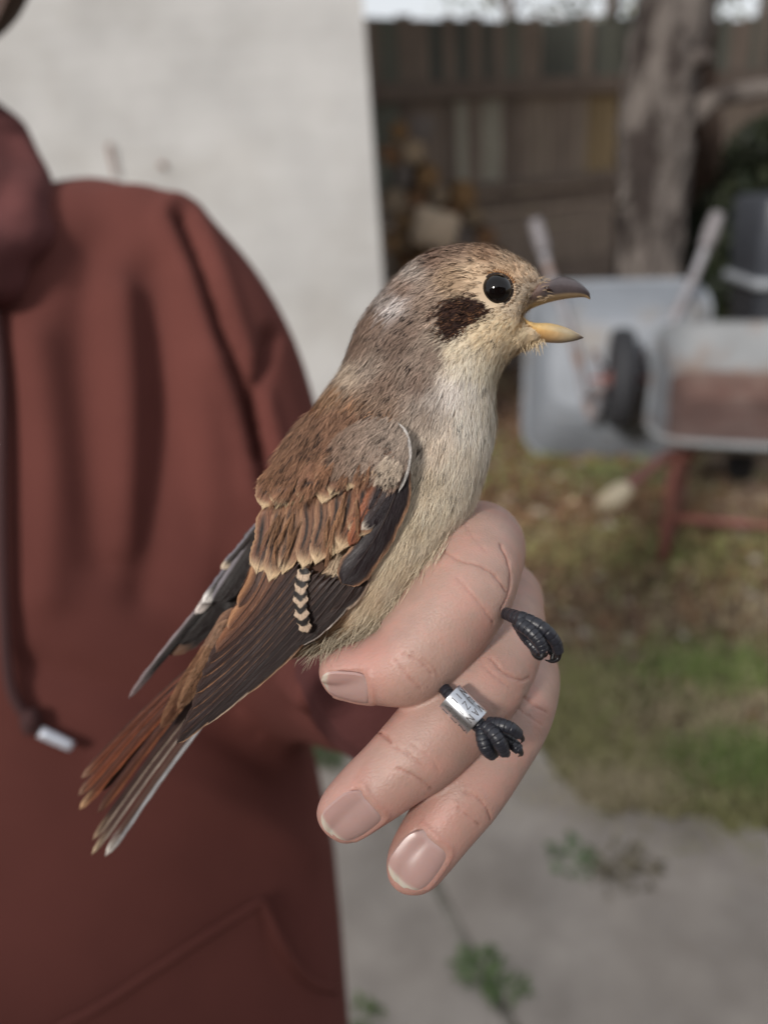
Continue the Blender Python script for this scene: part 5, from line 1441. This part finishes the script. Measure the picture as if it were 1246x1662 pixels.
for (bx_, by_), (tx_, ty_), wl_, wr_, ly, kw in FLIGHT:
    mxp, myp = (bx_ * .5 + tx_ * .5) + 5, (by_ * .5 + ty_ * .5) + 6
    feather('flight_feather', wing, [(bx_, by_), (mxp, myp), (tx_, ty_)], wl_, wr_, wing_d(ly / 1000), flight_col(**kw), ut=.72, barbs=90, bw=.00005, blift=.00004, camber=.0005)

# barred plume that has slipped out over the secondaries
def barred(u, v, x, y):
    ph = (u * 5.2 - .42 * (1 - np.abs(v) ** 1.5) + .05 * np.sin(v * 5 + u * 9)) % 1
    k = np.clip((np.abs(ph - .5) - .21) * 14, 0, 1)[..., None]
    return B(186, 164, 142) * (1 - k) + B(38, 30, 29) * k
feather('barred_feather', wing, [(495, 920), (488, 955), (489, 995), (498, 1028)], 10.5, 11, wing_d(.0023), barred, ut=.9, base=.06, barbs=60, bw=.00005, blift=.0001, shaft=.00003, nu=90, nv=16, camber=.0003, ragged=.10, du_=(.01, .03))

# alula and primary coverts: dark, pale rimmed
feather('alula_feather', wing, [(655, 738), (642, 800), (612, 868), (578, 918), (556, 946)], 25, 27, wing_d(.0030), flight_col(edge=B(192, 150, 116), core=B(52, 42, 46), inner=B(50, 40, 44), ew=.86, both=True), ut=.86, base=.3, barbs=110, bw=.00005, blift=.00003, camber=.0012)
feather('alula_feather', wing, [(648, 752), (630, 800), (602, 842), (588, 858)], 13, 13, wing_d(.0036), flight_col(edge=B(62, 50, 54), core=B(54, 44, 50), ew=.9, tipc=B(214, 200, 184)), ut=.8, base=.3, barbs=70)
feather('rufous_covert', wing, [(628, 752), (606, 800), (584, 846), (568, 884)], 14, 12, wing_d(.0033), flight_col(edge=B(150, 92, 54), core=B(146, 86, 50), inner=B(164, 100, 58), ew=.7), ut=.8, base=.3, barbs=80)
feather('rufous_covert', wing, [(636, 742), (616, 785), (598, 825)], 10, 9, wing_d(.0038), flight_col(edge=B(120, 84, 66), core=B(60, 48, 52), inner=B(150, 96, 62), ew=.7), ut=.8, base=.3, barbs=60)

# greater coverts: rufous with a black line inside the buff rim
def cov_col(rf=B(150, 104, 68), tip=B(202, 178, 142), rim=B(176, 140, 104), ink=B(26, 18, 18), sh=0.0, spot=False):
    def f(u, v, x, y):
        c = np.ones(u.shape + (1,)) * rf * (1 + .12 * np.sin(v * 7 + u * 5 + sh))[..., None]
        r = np.maximum(np.abs(v), np.clip((u - .80) / .2, 0, 1.2))
        k = np.exp(-((v + .50 - .06 * np.sin(u * 9 + sh)) / .17) ** 2) * np.clip((u - .10) * 5, 0, 1) * np.clip((.88 - u) * 9, 0, 1)
        k = np.maximum(k, np.exp(-((v - .12 - .08 * np.sin(u * 7 + sh * 2)) / .14) ** 2) * np.clip((u - .25) * 3, 0, 1) * np.clip((.86 - u) * 9, 0, 1) * .85)
        k = np.maximum(k, np.exp(-((u - .83 + .10 * v * v) / .035) ** 2) * (v > -.6) * (v < .2) * .8)
        if spot: k = np.exp(-(((u - .62) / .12) ** 2 + (v / .5) ** 2))
        e = np.clip((r - .78) * 5, 0, 1) * .8
        c = c * (1 - k[..., None]) + ink * k[..., None]
        c = c * (1 - e[..., None]) + rim * e[..., None]
        t = np.clip((u - .86) * 8, 0, 1)[..., None] * .95
        return (c * (1 - t) + tip * t) * rng.normal(1, .07, u.shape)[..., None]
    return f
GC = [((436, 818), (417, 921)), ((458, 808), (434, 931)), ((482, 802), (460, 925)), ((506, 795), (486, 918)), ((530, 787), (511, 908)), ((554, 779), (535, 897)), ((578, 772), (557, 884)), ((602, 766), (574, 868))]
for i, ((bx_, by_), (tx_, ty_)) in enumerate(GC):
    tx_ += rng.normal(0, 3); ty_ += rng.normal(0, 5); kw_ = rng.uniform(.8, 1.15)
    feather('greater_covert', wing, [(bx_, by_), ((bx_ + tx_) / 2 + rng.uniform(4, 10), (by_ + ty_) / 2 + 4), (tx_, ty_)], 21 * kw_, 19 * kw_, wing_d((2.3 + .10 * i) / 1000),
            cov_col(sh=i, rf=B(*[(132, 92, 68), (142, 104, 74), (146, 108, 78), (140, 100, 72), (144, 104, 74), (140, 98, 66), (146, 98, 64), (142, 92, 60)][i])), ut=.76, base=.25, barbs=230, bw=.00005, blift=.00010, camber=.0001, ragged=.03, shaft=.00004, fray=.0012, dvr=(.02, .08))
MC = [((440, 762), (428, 822)), ((462, 756), (448, 822)), ((484, 752), (470, 820)), ((508, 748), (493, 814)), ((532, 742), (516, 806)), ((556, 736), (542, 798)), ((580, 732), (566, 788)), ((604, 728), (590, 776)), ((624, 724), (614, 764))]
for i, ((bx_, by_), (tx_, ty_)) in enumerate(MC):
    tx_ += rng.normal(0, 3); ty_ += rng.normal(0, 5)
    feather('median_covert', wing, [(bx_, by_), ((bx_ + tx_) / 2 + 3, (by_ + ty_) / 2), (tx_, ty_)], 20, 19, wing_d((3.3 + .1 * i) / 1000),
            cov_col(rf=B(*[(140, 98, 70), (146, 106, 76), (138, 98, 72)][i % 3]), tip=B(196, 172, 136), rim=B(168, 136, 104), spot=True), ut=.66, base=.25, barbs=190, bw=.00005, blift=.00012, camber=.0001, ragged=.04, shaft=.00003, fray=.0012, dvr=(.02, .08))
# lesser coverts and scapulars: small soft feathers on the wing's shoulder
cb_ = Barbs()
def scatter(poly, n, L, colf, off, ang0=118, bar=0.2, spread=.24, lift=.0003):
    poly = np.array(poly, float)
    xs, ys = rng.uniform(poly[:, 0].min(), poly[:, 0].max(), n * 4), rng.uniform(poly[:, 1].min(), poly[:, 1].max(), n * 4)
    k = inpoly(xs, ys, poly); xs, ys = xs[k][:n], ys[k][:n]
    d = wing_d(off)(xs, ys, 0)
    P = W(xs, ys, d)
    gx = W(xs + 4, ys, wing_d(off)(xs + 4, ys, 0)) - P; gy = W(xs, ys + 4, wing_d(off)(xs, ys + 4, 0)) - P
    N_ = norm(np.cross(gx, gy)); N_ *= np.sign(-(N_ @ Fv))[:, None]
    an = np.radians(ang0 + rng.normal(0, 7, len(xs)))
    D_ = norm(np.cos(an)[:, None] * gx / 4 + np.sin(an)[:, None] * gy / 4)
    base_ = colf(xs, ys) * rng.normal(1, .13, (len(xs), 1))
    bars = rng.random(len(xs)) < bar
    def cf(t0, t1, p0, p1, p2):
        n_, k_ = t0.shape
        h = np.clip(rng.normal(1, .13, (n_, k_, 1)) * np.where(rng.random((n_, k_, 1)) < .24, .48, 1) + np.where(rng.random((n_, k_, 1)) < .22, .42, 0), .35, 1.6)
        bs = base_[:, None] * np.ones((1, k_, 1)); dk = B(44, 34, 32) * np.clip(h, .6, 1.2)
        d1 = (bars[:, None] & (t1 > .72))[..., None]; d0 = (bars[:, None] & (t1 > .84))[..., None]
        return bs * .78 * h, np.where(d0, dk, bs * .92 * h), np.where(d1, dk, bs * (1 + .22 * (t1[..., None] > .9)) * h)
    Lr = L * rng.uniform(.8, 1.25, len(xs))
    contour_feathers(cb_, P, N_, D_, Lr, Lr * spread, cf, nb=26, lift=lift, wb=.00006)
def lesser_col(x, y):
    t = np.clip((x - 545) / 110, 0, 1)[:, None]; w = np.clip((y - 730) / 40, 0, 1)[:, None] * np.clip((x - 580) / 40, 0, 1)[:, None]
    c = B(130, 104, 86) * (1 - t) + B(168, 152, 138) * t
    return c * (1 - w * .5) + B(150, 104, 76) * w * .5
scatter([(560, 690), (600, 672), (640, 676), (663, 700), (667, 735), (660, 762), (640, 752), (620, 742), (580, 745), (548, 735)], 360, .0056, lesser_col, .0038, 122, .12)
def scap_col(x, y):
    t = np.clip((y - 690) / 110, 0, 1)[:, None]
    return B(136, 104, 82) * (1 - t) + B(146, 106, 76) * t
scatter([(560, 660), (600, 680), (562, 722), (540, 738), (485, 754), (442, 764), (444, 750), (468, 700), (505, 660)], 300, .0066, scap_col, .0030, 117, .22)
scatter([(626, 738), (655, 750), (650, 775), (620, 765)], 60, .0034, lambda x, y: B(184, 168, 150) * np.ones((len(x), 1)), .0046, 118, .35)
feather('leading_edge_feather', wing, [(645, 686), (659, 703), (665, 735), (660, 768), (648, 796)], 2.2, 2.8, wing_d(.0036), lambda u, v, x, y: np.ones(u.shape + (1,)) * B(206, 200, 194) * (.85 + .15 * np.sin(u * 31))[..., None], ut=.85, base=.2, barbs=40, bw=.00004, blift=.0001, camber=.0003, shaft=.00002, fray=.0006)
# a second sprinkling of soft dark-centred feathers breaks the rows of coverts
scatter([(440, 770), (520, 745), (600, 735), (612, 758), (540, 790), (440, 800)], 22, .0055, lambda x, y: B(136, 100, 74) * np.ones((len(x), 1)), .0047, 112, .4, .2)
scatter([(430, 830), (500, 810), (590, 780), (575, 850), (500, 890), (425, 885)], 14, .0075, lambda x, y: B(150, 112, 80) * np.ones((len(x), 1)), .0036, 106, .2, .12)
o = obj('small_coverts', cb_.mesh('small_coverts'), M_plum, wing); o['kind'] = 'stuff'

# far wing, seen edge-on behind the rump
fwing = feather('wing', bird, [(445, 800), (425, 850), (385, 915), (345, 975)], 8, 26, lambda x, y, u: .1885 + 0 * x, lambda u, v, x, y: (np.clip(-v * 2 - .2, 0, 1)[..., None] * B(128, 122, 128) + (1 - np.clip(-v * 2 - .2, 0, 1)[..., None]) * B(40, 30, 30)), ut=.8, barbs=60)
fwing['label'] = 'dark far wing showing edge-on behind the rump'
def dark_col(edge, tip=None):
    def f(u, v, x, y):
        e = np.clip((-v - .45) * 4, 0, 1)[..., None]
        c = B(36, 27, 27) * (1 - e) + edge * e
        if tip is not None:
            t = np.clip((u - .86) * 14, 0, 1)[..., None]; c = c * (1 - t) + tip * t
        return c
    return f
for rp, wl_, wr_, dd, cf in [
    ([(428, 850), (388, 945), (345, 1010), (276, 1062)], 20, 14, .1905, dark_col(B(34, 26, 26), B(120, 88, 66))),
    ([(428, 845), (385, 930), (330, 1005), (290, 1045)], 16, 20, .1900, dark_col(B(60, 50, 50))),
    ([(430, 850), (395, 940), (368, 1000)], 20, 20, .1895, dark_col(B(30, 24, 24))),
    ([(426, 845), (372, 930), (300, 1020), (210, 1132)], 7, 7, .1892, dark_col(B(142, 130, 132), B(130, 114, 114))),
    ([(424, 848), (372, 925), (318, 995)], 7, 12, .1886, dark_col(B(150, 138, 136), B(206, 196, 190))),
    ([(424, 848), (378, 915), (330, 978)], 8, 12, .1880, dark_col(B(118, 114, 122), B(220, 216, 212))),
    ([(424, 846), (390, 890), (360, 922)], 6, 12, .1876, dark_col(B(124, 120, 128), B(206, 190, 168)))]:
    feather('flight_feather', fwing, rp, wl_, wr_, (lambda d: lambda x, y, u: d + .006 * np.clip((y - 850) / 280, 0, 1))(dd), cf, ut=.8, base=.1, barbs=60, bw=.00005, blift=.00004, ragged=.06)

# tail fan
tail_root = W(345, 1060, .178)
tail = empty('tail', (0, 0, 0)); tail.parent = bird; tail.location = tuple(np.array(tail_root) - np.array(BROOT))
def tail_d(o):
    return lambda x, y, u: .1775 + .024 * np.clip((y - 1050) / 330, 0, 1.1) + o
TF = [  # tip, base, wl, wr, colours
    ((168, 1282), (350, 1062), 6, 6, .0060, dict(edge=B(92, 60, 50), core=B(60, 42, 40), inner=B(70, 48, 44))),
    ((134, 1262), (348, 1055), 7, 7, .0050, dict(edge=B(196, 116, 72), core=B(136, 78, 52), inner=B(74, 48, 42), tipc=B(150, 120, 100))),
    ((128, 1290), (350, 1060), 7, 7.5, .0042, dict(edge=B(200, 122, 76), core=B(146, 84, 56), inner=B(60, 40, 38), tipc=B(140, 110, 92))),
    ((130, 1313), (354, 1065), 7.5, 7, .0034, dict(edge=B(192, 118, 76), core=B(128, 76, 54), inner=B(66, 44, 40), tipc=B(196, 160, 122))),
    ((160, 1318), (360, 1070), 7.5, 7, .0026, dict(edge=B(186, 122, 82), core=B(118, 74, 56), inner=B(70, 46, 42), tipc=B(110, 80, 66))),
    ((178, 1336), (366, 1074), 8, 7, .0018, dict(edge=B(84, 56, 50), core=B(58, 40, 40), inner=B(56, 38, 38))),
    ((152, 1362), (372, 1078), 6, 6, .0010, dict(edge=B(226, 206, 188), core=B(84, 60, 54), inner=B(66, 46, 44), ew=.25, tipc=B(180, 154, 128))),
    ((150, 1386), (380, 1082), 6, 5, .0002, dict(edge=B(232, 218, 204), core=B(100, 74, 66), inner=B(80, 58, 54), ew=.2, tipc=B(202, 180, 150))),
    ((172, 1388), (400, 1078), 8, 7, -.0006, dict(edge=B(226, 230, 234), core=B(110, 82, 72), inner=B(96, 72, 64), ew=.05, tipc=B(220, 214, 206))),
]
for (tx_, ty_), (bx_, by_), wl_, wr_, of, kw in TF:
    feather('tail_feather', tail, [(bx_, by_), ((bx_ + tx_) / 2 - 3, (by_ + ty_) / 2 - 4), (tx_, ty_)], wl_, wr_, tail_d(of), flight_col(**kw), ut=.88, base=.1, barbs=80, bw=.00006, blift=.00005, nu=44)
# upper tail coverts, soft rufous
feather('tail_covert', tail, [(385, 985), (345, 1050), (300, 1120), (262, 1180)], 15, 18, tail_d(-.003), flight_col(edge=B(150, 112, 84), core=B(112, 74, 52), inner=B(142, 104, 76), ew=.6), ut=.5, base=.1, barbs=140, bw=.00008, blift=.00025, ragged=.02, shaft=.00003)
feather('tail_covert', tail, [(372, 1005), (345, 1060), (315, 1110), (290, 1150)], 14, 14, tail_d(-.0042), flight_col(edge=B(164, 128, 98), core=B(126, 92, 66), inner=B(156, 120, 90), ew=.6), ut=.5, base=.1, barbs=140, bw=.00008, blift=.0003, ragged=.02, shaft=.00003)

# ---- legs, toes and claws
LC = B(58, 60, 70) * .55
def toe(mb, pts, r, seed=0, scutes=8, col=LC):
    A = np.array(pts, float)
    P_ = W(A[:, 0], A[:, 1], A[:, 2])
    n = 12 * scutes
    rr = crom(np.c_[P_, np.asarray(r, float)], n)
    u = np.linspace(0, scutes, n)
    fr = np.abs((u % 1) - .5) * 2                       # 1 at the groove between two scutes
    gv = np.clip((fr - .72) / .28, 0, 1) ** 1.5
    rad = rr[:, 3] / FPX * .152 * (1.03 - .13 * gv + .03 * (u % 1))
    cc = np.asarray(col)[None, None] * (1.25 - .75 * gv)[:, None, None] * np.ones((n, 14, 1))
    T = norm(np.gradient(rr[:, :3], axis=0)); an = np.linspace(0, 2 * np.pi, 14, endpoint=False); G = []
    h = -Fv + .3 * Uv
    for p, t, q in zip(rr[:, :3], T, rad):
        e1 = norm(h - t * (h @ t)); e2 = np.cross(t, e1)
        G.append(p + q * (np.cos(an)[:, None] * e1 + np.sin(an)[:, None] * e2))
    mb.grid(np.array(G), cc, wrap=True, cap=True)
def claw(parent, pts, r0):
    mb = MB(); A = np.array(pts, float)
    mb.tube(W(A[:, 0], A[:, 1], A[:, 2]), np.linspace(1, .06, len(A)) * r0 / FPX * .152, 10, c=B(44, 38, 40) * .6, res=16)
    obj('claw', mb.mesh('claw'), M_leg, parent)
def tlabel(t, s): t['label'] = s
# upper foot
mb = MB(); toe(mb, [(720, 970, .176), (785, 986, .1685), (812, 993, .1605), (832, 1000, .1530), (850, 1008, .1495)], [9, 9, 9.5, 11, 13], scutes=12)
leg1 = obj('leg', mb.mesh('tarsus'), M_leg, bird)
for pts_, r_, cl in [
    ([(842, 1002, .1500), (864, 1010, .1485), (886, 1024, .1480), (901, 1042, .1485), (906, 1058, .1495)], [11, 10, 10.5, 9.5, 8.5], [(906, 1058, .1495), (904, 1070, .1495), (894, 1074, .149), (883, 1070, .1485)]),
    ([(842, 1010, .1490), (860, 1024, .1475), (874, 1040, .1470), (882, 1056, .1475)], [12, 11, 10, 9], [(881, 1058, .1475), (876, 1068, .147), (866, 1064, .1465), (858, 1052, .1465)]),
    ([(840, 1006, .1525), (866, 1022, .1530), (888, 1042, .1530), (898, 1060, .1525)], [10, 9.5, 9, 8], [(898, 1060, .1525), (894, 1072, .152), (884, 1072, .1515)]),
    ([(838, 1010, .1525), (852, 1034, .1545), (866, 1050, .1540), (876, 1060, .1530)], [9, 8.5, 8, 7], [(876, 1060, .1530), (884, 1064, .152), (890, 1058, .1515)])]:
    mb = MB(); toe(mb, pts_, r_); t = obj('toe', mb.mesh('toe'), M_leg, leg1); 
    mb2 = MB(); claw(leg1, cl, 6)
# lower foot with the ring
mb = MB(); toe(mb, [(660, 1050, .172), (692, 1086, .1640), (712, 1108, .1575), (728, 1126, .1530), (750, 1150, .1510), (776, 1176, .1500), (790, 1186, .1495)], [9, 9, 9.5, 10, 11, 12, 14], scutes=14)
leg2 = obj('leg', mb.mesh('tarsus'), M_leg, bird)
for pts_, r_, cl in [
    ([(782, 1180, .1490), (784, 1200, .1475), (790, 1216, .1475), (799, 1226, .1490)], [11, 11.5, 11, 9], [(799, 1226, .1490), (806, 1226, .1505), (808, 1218, .152)]),
    ([(788, 1178, .1480), (802, 1192, .1460), (812, 1208, .1460), (818, 1222, .1475)], [11, 11, 11, 9], [(818, 1222, .1475), (824, 1226, .149), (828, 1220, .1505)]),
    ([(792, 1174, .1490), (810, 1176, .1475), (828, 1182, .1470), (842, 1192, .1480)], [10, 11, 10, 8.5], [(842, 1192, .1480), (848, 1200, .149), (844, 1207, .1505)]),
    ([(796, 1184, .1505), (816, 1196, .1500), (832, 1208, .1495), (842, 1217, .1495)], [10, 9.5, 9.5, 8.5], [(842, 1217, .1495), (846, 1224, .1505), (840, 1228, .152)])]:
    mb = MB(); toe(mb, pts_, r_); obj('toe', mb.mesh('toe'), M_leg, leg2); claw(leg2, cl, 6)

# ---- metal ring on the lower leg
ra, rb2 = W(729, 1129, .1518), W(774, 1173, .1500)
ax = norm(rb2 - ra); e1 = norm(-Fv - ax * (-Fv @ ax)); e2 = np.cross(ax, e1)
Lr = np.linalg.norm(rb2 - ra); Ro = 24.5 / FPX * .151; Ri = Ro * .82
ring = empty('leg_ring', ra, "silver metal ring stamped with small characters around the bird's leg", 'ring')
mb = MB(); an = np.linspace(0, 2 * np.pi, 64, endpoint=False)
prof = [(Ri, 0.0), (Ro * .985, 0), (Ro, .00012), (Ro, Lr - .00012), (Ro * .985, Lr), (Ri, Lr), (Ri, 0.0)]
G = np.array([[ra + ax * h + q * (math.cos(t) * e1 + math.sin(t) * e2) for t in an] for q, h in prof])
mb.grid(G, wrap=True)
obj('band', mb.mesh('ring_band'), M_alu, ring)
# stamped characters: strokes sunk as dark grooves around the band
STROKES = {'1': [((.5, 0), (.5, 1))], 'L': [((.1, 0), (.1, 1)), ((.1, 0), (.9, 0))], 'N': [((.1, 0), (.1, 1)), ((.1, 1), (.9, 0)), ((.9, 0), (.9, 1))], 'V': [((.1, 1), (.5, 0)), ((.5, 0), (.9, 1))],
           'A': [((.1, 0), (.5, 1)), ((.5, 1), (.9, 0)), ((.3, .4), (.7, .4))], 'Z': [((.1, 1), (.9, 1)), ((.9, 1), (.1, 0)), ((.1, 0), (.9, 0))], 'U': [((.1, 1), (.1, 0)), ((.1, 0), (.9, 0)), ((.9, 0), (.9, 1))], '7': [((.1, 1), (.9, 1)), ((.9, 1), (.4, 0))]}
mb = MB()
def on_ring(th, h, r): return ra + ax * h + r * (math.cos(th) * e1 + math.sin(th) * e2)
for row, (h0, txt, t0) in enumerate([(.10, 'N1LV1', -1.25), (.40, 'UZ1A7', -1.15), (.70, 'VAN1Z', -1.25)]):
    for ci, ch in enumerate(txt):
        th0 = t0 + ci * .54
        for (x0, y0), (x1, y1) in STROKES[ch]:
            pp = []
            for k in np.linspace(0, 1, 5):
                th = th0 + (x0 + (x1 - x0) * k) * .36; hh = (h0 + (y0 + (y1 - y0) * k) * .2) * Lr
                pp.append(on_ring(th, hh, Ro + .00001))
            mb.tube(pp, .00009, 5)
obj('stamped_characters', mb.mesh('stamped_characters', cols=False), M_aludark, ring)
